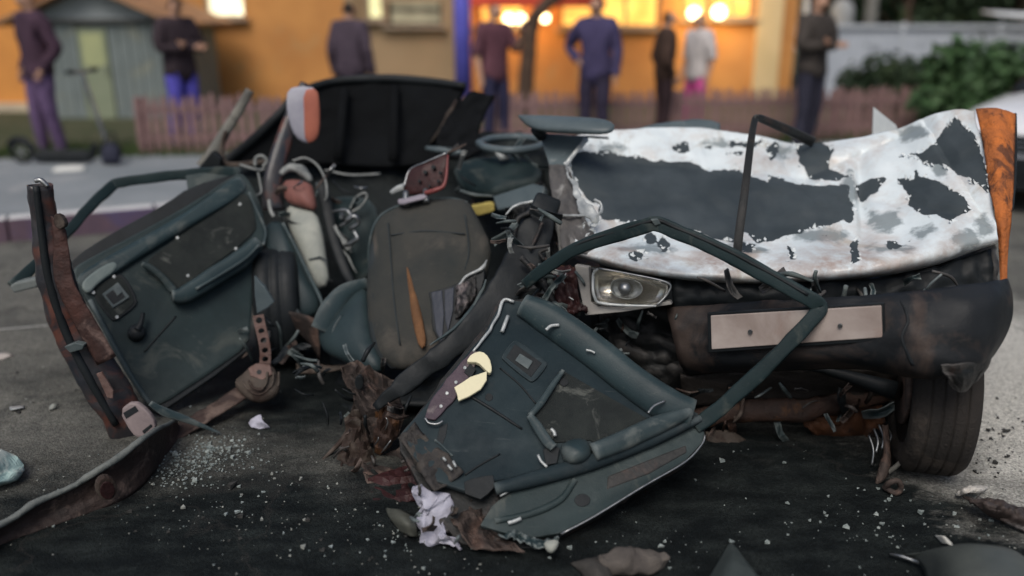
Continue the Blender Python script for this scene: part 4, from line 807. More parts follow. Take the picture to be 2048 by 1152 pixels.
# window frame of the left door
tube('window_frame', [(480, 344, 3.93), (420, 345, 3.96), (368, 349, 3.98), (300, 356, 3.95), (240, 366, 3.92), (222, 374, 3.9), (178, 415, 3.75), (130, 470, 3.6), (80, 520, 3.45), (26, 572, 3.32)], [.05, .05, .048, .046, .046, .05, .046, .044, .042, .05], m_plastic, dl, d=.035, sup=6, n=24, seg=6, rough=.004)
slab('frame_foot', [(18, 572), (28, 566), (74, 556), (80, 566), (72, 576), (26, 587)], vplane(40, 3.3), mat('bracket_grey', (.15, .165, .16), (.11, .125, .12), 8, .5), dl, 0, .06, .008)
slab('mirror_corner', [(370, 350), (420, 342), (480, 346), (440, 366), (388, 396), (374, 376)], Plane((370, 350, 3.96), (480, 346, 3.94), (390, 396, 3.88)), m_plastic, dl, .01, .03, .006)

# ---- sunken floor, rear body, cabin; its shade is put into near-black colours
sheet('floor_pan', [rowp('500,700,4.0 640,690,4.0 800,690,3.95 1000,640,3.9'), rowp('560,790,3.55 660,780,3.5 800,760,3.4 960,720,3.4'), rowp('590,835,3.3 680,830,3.25 760,820,3.2 860,810,3.15')], 30, 20, m_black, car, .02, .05, 6, 2)
sheet('cabin_side', [rowp('400,330,4.7 560,320,4.8 760,300,4.9 960,270,4.8 1090,270,4.5'), rowp('470,400,4.5 600,400,4.6 760,400,4.6 960,380,4.5 1095,340,4.2'), rowp('520,560,4.3 620,560,4.4 760,560,4.4 950,520,4.3 1110,460,3.9'), rowp('520,700,4.2 640,700,4.2 800,700,4.2 980,640,4.0 1110,560,3.7')], 50, 40, mat('cabin_shade', (.012, .016, .016), (.007, .009, .01), 4, .8, bump=.3, c3=(.025, .031, .029), s3=4, t3=.6), car, .02, .06, 4, 6)
dash = dome('dashboard', [(905, 330), (960, 312), (1060, 318), (1085, 340), (1080, 372), (1000, 400), (960, 402), (920, 380)], Plane((905, 330, 4.2), (1085, 330, 4.0), (960, 400, 4.0)), m_plastic, car, 0, .08, .12, 1, crumple=.02)
slab('dash_trim', [(984, 392), (1066, 366), (1090, 372), (1085, 400), (1030, 412), (994, 420)], Plane((984, 392, 3.92), (1090, 372, 3.8), (1000, 420, 3.84)), m_greyp, car, .01, .04, .008)
sw = tube('steering_wheel', [(958, 286, 4.15), (985, 277, 4.28), (1030, 274, 4.34), (1070, 277, 4.28), (1086, 287, 4.15), (1065, 297, 4.03), (1020, 301, 3.98), (975, 296, 4.04)], .038, m_greyp, car, closed=True, seg=6)
for x_ in (1012, 1034): tube('spoke', [(x_, 300, 3.99), (x_ + 22, 318, 4.0), (x_ + 36, 340, 4.02)], .012, m_plastic2, sw)
tube('column_stalk', [(990, 300, 4.0), (1005, 312, 4.0), (1020, 314, 4.02)], [.02, .05, .02], m_pale, sw)
slab('yellow_foam', [(940, 414), (960, 410), (988, 406), (990, 424), (960, 432), (944, 428)], vplane(960, 3.84), m_yellow, car, .01, .05, .01, 1, jag=1.5)
# folded up roof with black lining, the dark mass behind the seats
m_roofl = mat('roof_lining', (.007, .008, .009), (.005, .0055, .006), 4, .95, bump=.4, bscale=70, spec=.05)
o = sheet('folded_roof', [rowp('590,196,4.75 660,168,4.9 760,160,4.95 850,166,4.9 930,176,4.8'), rowp('560,230,4.65 660,220,4.8 760,215,4.85 840,222,4.8 905,225,4.75'), rowp('500,290,4.6 640,280,4.7 760,280,4.75 830,285,4.7 862,288,4.65'), rowp('440,335,4.55 640,330,4.6 760,335,4.62 840,330,4.6 880,320,4.55')], 50, 30, m_roofl, car, .03, .015, 3, 3)
o['label'] = 'roof folded up, its dark lining towards the camera'
sheet('roof_corner', [rowp('915,205,4.55 945,188,4.6 985,196,4.6'), rowp('890,245,4.5 930,245,4.5 965,240,4.5'), rowp('872,282,4.45 915,290,4.4 958,275,4.45'), rowp('880,310,4.35 930,318,4.3 965,300,4.35')], 16, 22, m_roofl, car, .02, .04, 6, 5)
tube('roof_rail', [(852, 296, 4.4), (880, 300, 4.38), (930, 306, 4.36), (962, 300, 4.4)], [.02, .035, .04, .02], m_greyp, car)
tube('torn_trim', [(862, 284, 4.5), (880, 258, 4.52), (900, 226, 4.55), (912, 200, 4.6)], [.006, .016, .02, .012], m_tan, car, rough=.006)
tube('hatch_frame', [(405, 335, 4.35), (420, 315, 4.37), (448, 268, 4.42), (478, 220, 4.47), (500, 180, 4.5)], [.075, .065, .055, .05, .045], mat('hatch_frame_grey', (.15, .145, .125), (.10, .10, .09), 6, .5, bump=.15, c3=(.06, .055, .05), s3=5, t3=.6), car, d=.04, sup=3, seg=7)
slab('hatch_foot', [(396, 336), (424, 302), (442, 318), (440, 334)], vplane(420, 4.3), m_black, car, .01, .05, .006)
tube('hatch_seal', [(452, 262, 4.4), (444, 298, 4.38), (448, 324, 4.36), (470, 330, 4.35), (516, 325, 4.3), (560, 318, 4.28)], [.02, .03, .03, .028, .02], m_tan, car, d=.02, seg=7)
tube('screen_pillar', [(548, 420, 3.96), (545, 370, 4.0), (556, 318, 4.06), (576, 258, 4.14), (596, 205, 4.2), (612, 170, 4.25)], [.10, .085, .085, .08, .07, .06], m_pillar, car, d=.05, sup=3, seg=7)
vs_ = dome('sun_visor', [(576, 178), (600, 172), (634, 176), (640, 210), (640, 262), (632, 282), (612, 288), (590, 274), (578, 244), (572, 208)], vplane(605, 4.1), mat('visor_white', (.36, .36, .4), (.26, .26, .31), 6, .6, bump=.1), car, 0, .02, .02, 1)
dome('visor_back', [(606, 180), (634, 176), (640, 210), (640, 262), (632, 282), (612, 288), (605, 240)], vplane(605, 4.1), mat('visor_orange', (.38, .13, .085), (.3, .10, .07), 6, .6, bump=.1), vs_, .012, .016, .015, 1)
vs_['label'] = 'hanging round-ended flap, white on the left and orange red on the right'

# wires and loops
m_wire = mat('grey_wire', (.22, .23, .22), (.14, .15, .145), 20, .5)
for pts, wd in (([(585, 322, 3.98), (610, 316, 4.0), (634, 330, 4.0), (650, 358, 3.98), (654, 390, 3.95), (650, 402, 3.95)], .011), ([(510, 332, 4.05), (512, 316, 4.06), (524, 312, 4.06), (534, 322, 4.06), (526, 334, 4.05)], .016),
                ([(516, 345, 4.0), (520, 365, 3.98), (522, 385, 3.95), (508, 392, 3.92)], .010), ([(700, 418, 3.95), (712, 396, 3.95), (728, 386, 3.95), (734, 394, 3.95), (722, 412, 3.94), (704, 424, 3.94)], .011),
                ([(538, 400, 3.86), (541, 420, 3.84), (548, 434, 3.82)], .018), ([(650, 340, 4.2), (700, 350, 4.2), (760, 348, 4.25)], .012), ([(480, 330, 4.1), (520, 340, 4.08), (540, 332, 4.06)], .014)):
    tube('wire', pts, wd, m_wire, car, seg=8, n=8)
# crumpled bright linkage between the seats
random.seed(11)
for pts, wd in (([(665, 424, 3.9), (690, 420, 3.88), (702, 436, 3.86), (682, 452, 3.88)], .022), ([(690, 440, 3.86), (710, 432, 3.84), (716, 448, 3.84), (700, 456, 3.85)], .03), ([(668, 452, 3.88), (684, 476, 3.86), (694, 500, 3.84), (706, 480, 3.84)], .02),
                ([(690, 492, 3.84), (712, 478, 3.82), (708, 462, 3.84)], .026), ([(684, 500, 3.84), (698, 520, 3.82), (714, 548, 3.8)], .012), ([(700, 506, 3.84), (690, 480, 3.86), (676, 462, 3.88)], .012)):
    tube('linkage', pts, wd * .75, m_alu if wd > .02 else m_wire, car, seg=3, rough=.01)

# ---- second seat: dark leather side bolster, pale padding, dull red top
p2 = Plane((540, 400, 3.98), (700, 420, 3.9), (600, 600, 3.72))
ps_ = dome('padded_column', [(574, 410), (600, 418), (632, 424), (645, 460), (654, 520), (660, 570), (628, 580), (604, 520), (584, 470), (574, 440)], p2, m_cream, car, .02, .05, .06, 1)
ps_['label'] = 'pale padded column with a dull red top'
dome('red_top', [(566, 362), (590, 358), (620, 366), (628, 380), (636, 424), (606, 416), (578, 408), (566, 390)], p2, m_red, ps_, .02, .05, .06, 1)
tube('top_cap', [(562, 348, 4.02), (582, 336, 4.04), (606, 344, 4.04), (622, 362, 4.02)], [.03, .05, .05, .02], m_wire, ps_, rough=.01)
slab('padding_seam', [(617, 518), (640, 512), (654, 520), (654, 523), (640, 516), (618, 521)], p2, m_seatd, ps_, .071, .006, 0)
dome('padding_fold', [(576, 438), (592, 446), (612, 450), (590, 448), (576, 444)], p2, m_black, ps_, .058, .008, .01, 0)
dome('side_bolster', [(528, 452), (552, 440), (570, 448), (590, 492), (616, 548), (640, 596), (640, 625), (612, 640), (580, 632), (556, 580), (532, 520), (524, 480)], Plane((530, 450, 3.86), (640, 460, 3.86), (590, 640, 3.6)), m_leather, car, .02, .06, .08, 1)
tube('bolster_piping', [(566, 446, 3.80), (590, 492, 3.74), (618, 550, 3.65), (642, 600, 3.57), (650, 640, 3.54)], [.014, .018, .016], m_plastic2, car, seg=8)
tube('bolster_piping', [(532, 470, 3.8), (556, 540, 3.68), (580, 600, 3.58), (604, 636, 3.52)], [.012, .016, .02], m_seatd, car, seg=8)
sheet('seat_skirt', [rowp('566,620,3.56 600,628,3.52 632,640,3.5'), rowp('580,628,3.52 612,638,3.48 636,650,3.46'), rowp('592,660,3.54 620,690,3.5 640,720,3.48')], 14, 12, m_rusty, car, .006, .015, 10, 2)
tube('dark_strap', [(640, 362, 4.0), (655, 420, 3.94), (668, 480, 3.86), (690, 540, 3.78), (706, 570, 3.72)], [.05, .06, .05, .05, .03], m_black, car, d=.02, seg=7)
dome('console', [(655, 400), (690, 392), (750, 398), (760, 470), (740, 560), (700, 566), (676, 500), (660, 450)], Plane((655, 400, 4.1), (760, 400, 4.05), (690, 560, 3.9)), m_plastic, car, 0, .05, .08, 1, crumple=.015)

# ---- front seat
pseat = Plane((740, 500, 3.52), (985, 500, 3.42), (850, 420, 3.6))
seat = dome('front_seat', [(752, 432), (775, 418), (830, 402), (900, 394), (938, 402), (958, 440), (984, 492), (978, 540), (960, 600), (920, 660), (880, 705), (840, 735), (790, 742), (756, 716), (738, 660), (734, 570), (742, 490)], pseat, m_seat, car, 0, .085, .10, 1, 2.6, n_ring=9, crumple=.012)
seat['label'] = 'grey cloth seat back, torn open down the right side'
dome('side_roll', [(744, 470), (762, 450), (772, 500), (770, 580), (778, 660), (800, 722), (790, 744), (756, 718), (736, 660), (733, 560)], pseat, m_seatd, seat, .012, .045, .08, 1)
dome('seat_tear', [(812, 530), (818, 540), (834, 590), (846, 640), (854, 690), (840, 700), (826, 650), (817, 590)], pseat, m_foam, seat, .082, .018, .02, 1)['label'] = 'split showing orange foam'
slab('torn_opening', [(856, 585), (880, 578), (912, 568), (948, 545), (968, 540), (962, 585), (944, 620), (912, 650), (880, 690), (866, 660)], pseat, m_black, seat, .092, .03, .004, 0, jag=2.5)
slab('inner_sheet', [(862, 584), (884, 580), (888, 630), (884, 684), (872, 664)], pseat, m_navy, seat, .097, .006, .002)
slab('inner_sheet', [(889, 580), (908, 574), (906, 620), (896, 664), (890, 640)], pseat, m_navy, seat, .10, .006, .002)
sheet('crumpled_frame', [[pseat.at(912, 575, .09), pseat.at(930, 565, .10), pseat.at(950, 552, .09)], [pseat.at(910, 610, .09), pseat.at(930, 600, .12), pseat.at(952, 590, .09)], [pseat.at(906, 640, .09), pseat.at(922, 632, .11), pseat.at(938, 615, .09)]], 14, 14, mat('torn_seat_metal', (.16, .14, .14), (.08, .07, .07), 16, .45, metal=.5, bump=.4, c3=(.03, .03, .03), s3=16, t3=.5), seat, .004, .03, 20, 3, world=True)
tube('torn_cloth_edge', [pseat.at(914, 572, .095), pseat.at(936, 552, .10), pseat.at(962, 538, .10), pseat.at(972, 520, .09)], [.008, .012, .016, .006], m_pale, seat, world=True, rough=.006)
hr = dome('headrest_plate', [(806, 372), (812, 350), (822, 336), (856, 322), (894, 306), (896, 320), (891, 352), (888, 378), (870, 386), (846, 390), (812, 390)], Plane((806, 380, 3.66), (892, 370, 3.6), (850, 310, 3.7)), m_maroon, seat, .01, .02, .03, 0)
hr['label'] = 'bent maroon plate with holes above the seat'
for x_, y_, r_ in ((838, 362, 3), (850, 344, 4), (858, 372, 2.5), (866, 334, 4.5), (880, 345, 3), (876, 362, 3)): slab('hole', ell(x_, y_, r_, r_, 8), Plane((806, 380, 3.64), (892, 370, 3.58), (850, 310, 3.68)), m_black, seat, .03, .012, .001)
tube('plate_lip', [(850, 386, 3.56), (872, 380, 3.55), (890, 366, 3.56), (896, 310, 3.62)], [.02, .022, .016, .008], mat('maroon_gloss', (.18, .05, .045), (.12, .035, .035), 8, .3), seat)
tube('plate_lip', [(808, 374, 3.64), (820, 340, 3.68), (852, 324, 3.66), (894, 306, 3.65)], [.01, .008, .01], m_alu, seat)
tube('bent_tongue', [(782, 386, 3.68), (796, 378, 3.67), (812, 372, 3.66)], [.02, .03, .03], m_pale, seat, d=.012)
for a in ((812, 400, 812, 384), (852, 394, 852, 380)): tube('headrest_post', [(a[0], a[1] + 10, 3.55), (a[0], a[1], 3.57), (a[2], a[3], 3.6)], .028, m_alu, seat, seg=3)
dome('headrest_cloth', [(794, 398), (812, 396), (850, 386), (858, 396), (826, 406), (798, 412)], Plane((790, 395, 3.6), (860, 390, 3.56), (820, 420, 3.52)), mat('lilac_cloth', (.24, .22, .25), (.19, .175, .2), 9, .9, bump=.3), seat, 0, .02, .02, 1)
for pts in ([(776, 446), (782, 520), (788, 600), (800, 690)], [(782, 470), (850, 462), (930, 468)], [(930, 430), (938, 500), (930, 540)]): tube('seam', [pseat.at(x_, y_, .08 - .00000045 * ((x_ - 860) ** 2 + (y_ - 570) ** 2) ** 1.0) for x_, y_ in pts], .007, m_seatd, seat, world=True)
tube('edge_piping', [(741, 560, 3.52), (738, 500, 3.54), (750, 448, 3.57), (778, 420, 3.6), (832, 404, 3.62), (898, 397, 3.6), (934, 405, 3.58)], .012, m_plastic2, seat, seg=6)
# cushion
dome('seat_cushion', [(640, 640), (680, 590), (724, 560), (742, 600), (752, 680), (772, 740), (740, 752), (690, 724), (650, 706), (636, 680)], Plane((640, 650, 3.42), (750, 640, 3.36), (700, 740, 3.2)), m_leather, car, 0, .07, .12, 1)
tube('seat_belt', [(640, 660, 3.34), (660, 620, 3.38), (690, 585, 3.44), (735, 566, 3.5)], [.08, .09, .075, .05], m_plastic2, car, d=.03, seg=7)
tube('cushion_fold', [(664, 704, 3.28), (668, 660, 3.32), (684, 630, 3.36)], [.02, .03, .02], m_leather, car, seg=6)
sheet('seat_bracket', [rowp('592,726,3.36 625,728,3.36 660,732,3.34 700,730,3.32'), rowp('594,746,3.34 625,748,3.34 660,744,3.32 698,736,3.3')], 24, 6, m_tan, car, .008, .012, 12, 3)

# perforated seat rail, holes punched right through
def perforated(name, pts, w, mt, parent, dh=.013):
    C_ = [Vector(V(*p)) for p in pts]; vs, fs = [], []
    for i in range(len(C_) - 1):
        a, b_ = C_[i], C_[i + 1]; t = (b_ - a); c = (a + b_) / 2; s = t.cross(CAM - c).normalized() * w / 2; h = t / 2
        ring = [c - s - h, c - h, c + s - h, c + s, c + s + h, c + h, c - s + h, c - s]; k = len(vs); vs += ring
        for q in ring:
            d = (q - c); vs.append(c + (s.normalized() * d.dot(s.normalized()) / (w / 2) + t.normalized() * d.dot(t.normalized()) / (t.length / 2)).normalized() * dh)
        fs += [(k + j, k + (j + 1) % 8, k + 8 + (j + 1) % 8, k + 8 + j) for j in range(8)]
    o = pydata(name, vs, fs, mt, parent); fix_normals(o); bm = bmesh.new(); bm.from_mesh(o.data); bmesh.ops.remove_doubles(bm, verts=bm.verts, dist=.002); bm.to_mesh(o.data); bm.free()
    m = o.modifiers.new('thickness', 'SOLIDIFY'); m.thickness = .012; return o
perforated('perforated_rail', [(516, 630, 3.26), (520, 651, 3.25), (525, 670, 3.25), (529, 690, 3.245), (531, 709, 3.24), (530, 725, 3.235), (526, 741, 3.23)], .044, m_rustpink, car)
slab('rail_lug', [(508, 552), (530, 575), (548, 605), (536, 616), (514, 628), (509, 590)], vplane(525, 3.3), m_greyp, car, 0, .02, .004)
pl_ = Plane((470, 770, 3.2), (560, 760, 3.2), (510, 810, 3.14))
ft = dome('rail_foot', [(466, 764), (490, 744), (506, 728), (536, 726), (552, 740), (562, 770), (556, 792), (530, 806), (508, 806), (484, 790)], pl_, m_tan, car, 0, .05, .05, 1)
for k, (sx, of) in enumerate(((.95, .02), (.7, .042), (.42, .058))):
    tube('foot_ridge', on(pl_, [(514 - 44 * sx, 758 + 6 * sx), (514 - 20 * sx, 764 + 26 * sx), (522, 766 + 32 * sx), (516 + 40 * sx, 756 + 20 * sx), (516 + 44 * sx, 744)], of), .010, m_tan, ft, world=True)
slab('foot_plate', [(496, 736), (512, 726), (540, 730), (544, 748), (524, 760), (500, 752)], pl_, m_rustpink, ft, .05, .02, .004)
slab('foot_bore', ell(518, 744, 5, 5, 8), pl_, m_black, ft, .052, .01, .001)

# ---- diagonal dark rail (torn sill / seal) sweeping from the wing down to the middle
tube('torn_rail', [(1098, 398, 3.35), (1078, 440, 3.28), (1056, 500, 3.2), (1010, 580, 3.08), (950, 652, 2.98), (890, 706, 2.9), (820, 760, 2.86), (752, 812, 2.84)], [.10, .12, .15, .14, .12, .10, .08, .075, .03], m_black, car, d=.04, sup=5, n=20, seg=9, rough=.01)['label'] = 'dark torn door frame rail sweeping down diagonally'
tube('rail_edge', [(972, 560, 3.1), (962, 585, 3.06), (940, 622, 3.0), (900, 662, 2.93), (860, 690, 2.88)], [.006, .014, .016, .012, .006], m_plastic2, car, rough=.004)
tube('rail_edge', [(1012, 430, 3.32), (1030, 412, 3.34), (1060, 404, 3.36), (1092, 400, 3.36)], [.006, .014, .016, .012], m_pale, car, rough=.004)
sheet('front_bulkhead', [rowp('1010,430,3.42 1060,408,3.44 1104,404,3.42'), rowp('1030,470,3.36 1075,465,3.36 1112,460,3.34'), rowp('1040,520,3.28 1085,520,3.26 1120,520,3.24'), rowp('1050,580,3.2 1090,580,3.18 1122,590,3.15')], 15, 20, mat('sooty_crumple', (.02, .022, .022), (.008, .009, .01), 9, .5, bump=.6, c3=(.06, .06, .057), s3=11, t3=.62), car, .006, .09, 8, 2, smooth=False)
for pts, wd in (([(1042, 515, 3.1), (1062, 536, 3.08), (1072, 552, 3.06)], .022), ([(1028, 480, 3.2), (1035, 440, 3.24), (1060, 425, 3.26)], .02), ([(1060, 500, 3.16), (1075, 470, 3.2), (1085, 445, 3.22)], .014), ([(1070, 540, 3.12), (1100, 590, 3.06), (1124, 640, 3.02), (1160, 690, 2.98)], .03), ([(1088, 520, 3.14), (1080, 505, 3.15), (1096, 498, 3.15)], .014)):
    tube('bent_rod', pts, wd, m_soot, car)
sheet('maroon_inner_wing', [rowp('1104,530,3.14 1130,530,3.12 1152,534,3.1'), rowp('1108,570,3.08 1132,565,3.05 1155,570,3.04'), rowp('1112,605,3.04 1138,600,3.0 1160,605,3.0'), rowp('1120,640,3.02 1145,635,3.0 1172,632,2.99')], 18, 24, m_maroon, car, .006, .05, 12, 9)
for pts in ([(1132, 546, 3.0), (1125, 562, 3.0), (1130, 568, 3.0)], [(1138, 594, 2.98), (1147, 600, 2.97)]): tube('bright_clip', pts, [.004, .009, .004], m_pale, car, seg=1)

# ---- rusty crumpled metal hanging at the middle
random.seed(5)
sheet('crushed_floor_edge', [rowp('680,735,3.1 710,728,3.08 750,745,3.02 790,760,2.98'), rowp('690,765,3.06 720,770,3.0 755,790,2.96 800,800,2.92'), rowp('706,800,3.02 735,810,2.94 765,815,2.92 810,830,2.9'), rowp('700,840,2.98 735,850,2.92 770,850,2.9 800,860,2.88'), rowp('690,880,2.95 735,890,2.9 770,890,2.88 790,890,2.88')], 15, 19, m_rusty, car, .006, .07, 7, 12, smooth=False)['label'] = 'crushed rusty floor edge'
slab('punched_hole', ell(718, 766, 9, 14, 10), vplane(718, 2.96), m_black, car, .03, .02, .003)
sheet('hanging_metal', [rowp('690,836,2.92 712,822,2.9 728,840,2.9'), rowp('690,870,2.88 715,872,2.86 735,880,2.86'), rowp('676,910,2.84 706,915,2.8 745,910,2.8'), rowp('664,950,2.78 690,955,2.74 722,940,2.76'), rowp('664,982,2.68 680,988,2.66 702,966,2.68')], 9, 18, m_tan, car, .006, .05, 9, 21, smooth=False)['label'] = 'torn rusty metal hanging down to the road'
tube('bent_rod', [(700, 858, 2.9), (680, 885, 2.86), (660, 905, 2.84), (640, 925, 2.8)], [.022, .018, .008], m_tan, car)
sheet('hanging_metal', [rowp('752,830,2.9 775,815,2.88 798,822,2.86'), rowp('748,870,2.86 772,865,2.82 796,862,2.84'), rowp('750,905,2.84 765,905,2.82 780,895,2.83')], 8, 10, m_redbrown, car, .006, .05, 12, 31, smooth=False)
for pts in ([(748, 892, 2.8), (756, 880, 2.79), (757, 874, 2.79)], [(762, 906, 2.8), (772, 894, 2.79), (782, 880, 2.79)], [(770, 860, 2.8), (776, 845, 2.8), (772, 835, 2.8)]): tube('torn_wire', pts, [.003, .007, .003], m_alu, car, seg=2)
sheet('maroon_underbody', [rowp('735,960,2.66 800,940,2.74 860,930,2.76'), rowp('742,985,2.6 800,975,2.62 850,975,2.64'), rowp('748,1008,2.52 800,1008,2.52 832,1004,2.53')], 11, 8, m_maroon, car, .008, .035, 8, 6, smooth=False)
sheet('dark_underbody', [rowp('720,920,2.8 780,905,2.85 840,890,2.9'), rowp('725,945,2.72 780,940,2.75 850,935,2.76'), rowp('735,970,2.64 790,965,2.66 850,960,2.68')], 11, 8, m_rusty, car, .008, .04, 8, 16, smooth=False)

# ================================================================== TORN DOOR lying in front
pt_ = Plane((1010, 600, 2.92), (1400, 840, 2.58), (1000, 1085, 2.22))
td = thing('torn_door', 'dark car door torn off, trim side up, leaning before the headlight', 'door', G(1050, 1095))
m_tdtrim = mat('torn_door_trim', (.013, .0225, .027), (.0085, .015, .019), 4, .45, bump=.12, bscale=170, spec=.03, rvar=.1, c3=(.02, .026, .029), s3=6, t3=.62, wear_glint=(.2, .23, .23), scratch=(.06, .07, .072))
panel = slab('trim_panel', [(1002, 604), (1020, 600), (1062, 604), (1120, 650), (1240, 735), (1330, 800), (1398, 826), (1392, 846), (1110, 942), (990, 962), (940, 985), (872, 962), (826, 912), (800, 868), (850, 812), (892, 756), (942, 696), (968, 668)], pt_, m_tdtrim, td, 0, .03, .006)
frame = slab('door_shell', [(1000, 596), (1075, 596), (1130, 640), (1260, 735), (1350, 800), (1412, 842), (1412, 880), (1372, 926), (1290, 974), (1190, 1036), (1118, 1074), (1100, 1102), (1040, 1098), (985, 1108), (920, 1085), (880, 1045), (850, 990), (800, 900), (796, 872), (850, 806), (890, 748), (940, 690), (966, 655)], pt_, m_soot, td, -.05, .04, .008, jag=1.5)
# lower flange, metal, below the trim
low = slab('lower_flange', [(1112, 944), (1250, 892), (1394, 846), (1410, 864), (1406, 884), (1370, 922), (1288, 970), (1190, 1030), (1120, 1066), (1060, 1076), (1010, 1066), (960, 1050), (985, 1010), (1016, 985)], pt_, m_plastic, td, -.012, .03, .006)
slab('drain_hole', ell(1165, 1000, 16, 13, 16), pt_, m_black, low, -.009, .01, .002)
slab('pressed_panel', [(1216, 952), (1330, 906), (1372, 890), (1374, 904), (1300, 946), (1214, 978)], pt_, m_soot, low, -.008, .01, .004)
tube('pressed_ridge', on(pt_, [(1150, 960), (1120, 1000), (1060, 1028), (990, 1042)], -.01), [.02, .024, .02], m_plastic, low, world=True)
tube('flange_edge', on(pt_, [(1410, 870), (1404, 888), (1370, 924), (1288, 972), (1190, 1032), (1122, 1068)], -.012), .007, m_alu, low, world=True, seg=4)
tube('door_edge', on(pt_, [(1000, 992), (1050, 966), (1112, 945), (1200, 915), (1250, 898)], .004), [.006, .010, .008, .014, .006], m_pale, td, world=True, rough=.003)
tube('lower_roll', on(pt_, [(990, 978), (1060, 960), (1180, 925), (1300, 880), (1398, 838)], .004), [.04, .05, .055, .05, .03], m_tdtrim, panel, d=.05, world=True, seg=7)
# belt roll of the door
tube('belt_roll', on(pt_, [(1046, 610), (1090, 634), (1140, 668), (1200, 712), (1260, 760), (1330, 808), (1384, 828)], .02), [.085, .115, .12, .118, .115, .12, .10], m_plastic2, panel, d=.075, sup=2.4, n=18, world=True, seg=8)
tube('roll_edge', on(pt_, [(1092, 660), (1102, 652), (1118, 650)], .062), .012, m_pale, panel, world=True)
tube('roll_edge', on(pt_, [(1172, 700), (1182, 702), (1190, 706)], .062), .008, m_pale, panel, world=True)
tube('roll_edge', on(pt_, [(1296, 826), (1308, 812), (1330, 802)], .068), .008, m_alu, panel, world=True)
tube('glass_seal', on(pt_, [(1050, 598), (1100, 616), (1160, 664), (1240, 730), (1330, 800)], -.01), [.03, .04, .036, .03], m_black, td, d=.03, world=True, seg=6)
# recess with switch
o = slab('switch_bezel', [(1024, 682), (1036, 680), (1094, 722), (1094, 732), (1070, 762), (1058, 762), (1004, 718), (1004, 710)], pt_, m_tdtrim, panel, .010, .012, .004, 1)
slab('switch_recess', [(1030, 688), (1084, 726), (1062, 754), (1012, 714)], pt_, m_black, panel, .0115, .004, .001)
slab('switch_block', [(1040, 706), (1066, 722), (1056, 738), (1030, 720)], pt_, m_plastic2, panel, .018, .008, .003)
# armrest pocket, pull strap, crank hub
slab('armrest_pocket', [(1116, 744), (1128, 742), (1310, 845), (1200, 890), (1180, 880), (1112, 885), (1068, 832)], pt_, m_fabric, panel, .006, .008, .003)
tube('pull_strap', on(pt_, [(1126, 742), (1106, 770), (1082, 806), (1060, 832)], .02), [.016, .022, .024, .02], m_plastic2, panel, d=.02, world=True)
tube('pull_strap', on(pt_, [(1060, 832), (1074, 852), (1094, 882), (1108, 896)], .022), [.024, .034, .036, .03], m_plastic2, panel, d=.03, sup=3, world=True)
dome('crank_hub', [(1118, 894), (1140, 878), (1168, 876), (1184, 892), (1182, 916), (1160, 930), (1130, 928)], pt_, m_plastic2, panel, .012, .06, .02, 1)
slab('strap_hole', [(1086, 898), (1108, 890), (1120, 896), (1114, 926), (1092, 930)], pt_, m_black, panel, .014, .006, .002)
tube('strap_edge', on(pt_, [(1076, 910), (1082, 922), (1094, 934)], .024), .009, m_pale, panel, world=True)
tube('strap_edge', on(pt_, [(1102, 858), (1108, 864), (1110, 872)], .03), .012, m_pale, panel, world=True)
tube('armrest', on(pt_, [(1186, 905), (1240, 884), (1310, 852), (1378, 824)], .03), [.06, .065, .065, .04], m_plastic2, panel, d=.06, sup=2.6, world=True, seg=7)
tube('trim_crease', on(pt_, [(930, 786), (980, 816), (1044, 858)], .002), [.01, .012, .008], m_black, panel, world=True)
tube('trim_crease', on(pt_, [(1000, 736), (1040, 770), (1072, 808)], .002), .006, m_black, panel, world=True)
tube('trim_crease', on(pt_, [(1000, 908), (960, 930), (930, 950)], .002), .006, m_black, panel, world=True)
slab('clip_hole', ell(978, 794, 8, 8, 12), pt_, m_black, panel, .002, .006, .001)
slab('clip_hole', ell(1128, 764, 9, 8, 12), pt_, m_black, panel, .010, .006, .001)
slab('trim_slot', [(880, 852), (896, 846), (892, 870), (884, 892), (872, 886)], pt_, m_black, panel, .002, .006, .001)
tube('trim_crease', on(pt_, [(870, 880), (885, 892), (905, 912)], .002), .008, m_plastic2, panel, world=True)
slab('broken_gap', [(930, 962), (986, 948), (990, 972), (962, 1000), (928, 985)], pt_, m_black, panel, .002, .01, .002, jag=2)
# torn left edge: bare bright metal, cream plastic, purple brown steel with holes
tube('torn_edge', on(pt_, [(1028, 604), (1008, 600), (998, 626), (984, 652), (978, 664), (962, 684), (946, 704)], .012), [.012, .012, .010, .012, .008], m_pale, td, world=True, seg=4, rough=.003)
tube('torn_edge', on(pt_, [(1016, 632), (1010, 648), (1004, 664)], .016), .014, m_pale, td, world=True)
slab('edge_channel', [(944, 700), (962, 706), (940, 752), (905, 802), (870, 840), (848, 836), (862, 800), (894, 756)], pt_, mat('purple_brown_steel', (.07, .05, .062), (.045, .034, .042), 9, .5, bump=.3, c3=(.13, .11, .11), s3=9, t3=.62), td, .012, .02, .004, jag=1.2)
for x_, y_ in ((930, 735), (912, 764), (894, 786), (882, 812)): slab('rivet', ell(x_, y_, 3.5, 3.5, 8), pt_, m_pale, td, .016, .008, .001)
slab('edge_bore', [(928, 744), (940, 726), (952, 738), (942, 756)], pt_, m_black, td, .016, .01, .001)
slab('cream_collar', [(932, 722), (944, 706), (964, 701), (979, 714), (985, 738), (980, 748), (968, 736), (956, 724), (940, 724)], pt_, m_creamp, td, .03, .02, .004, 1)
slab('cream_tab', [(908, 774), (940, 754), (974, 742), (974, 760), (962, 778), (938, 792), (918, 802), (914, 786)], pt_, m_creamp, td, .03, .012, .003, jag=1.2)
tube('broken_loop', on(pt_, [(850, 836), (858, 846), (874, 848), (886, 842)], .02), .008, m_alu, td, world=True)
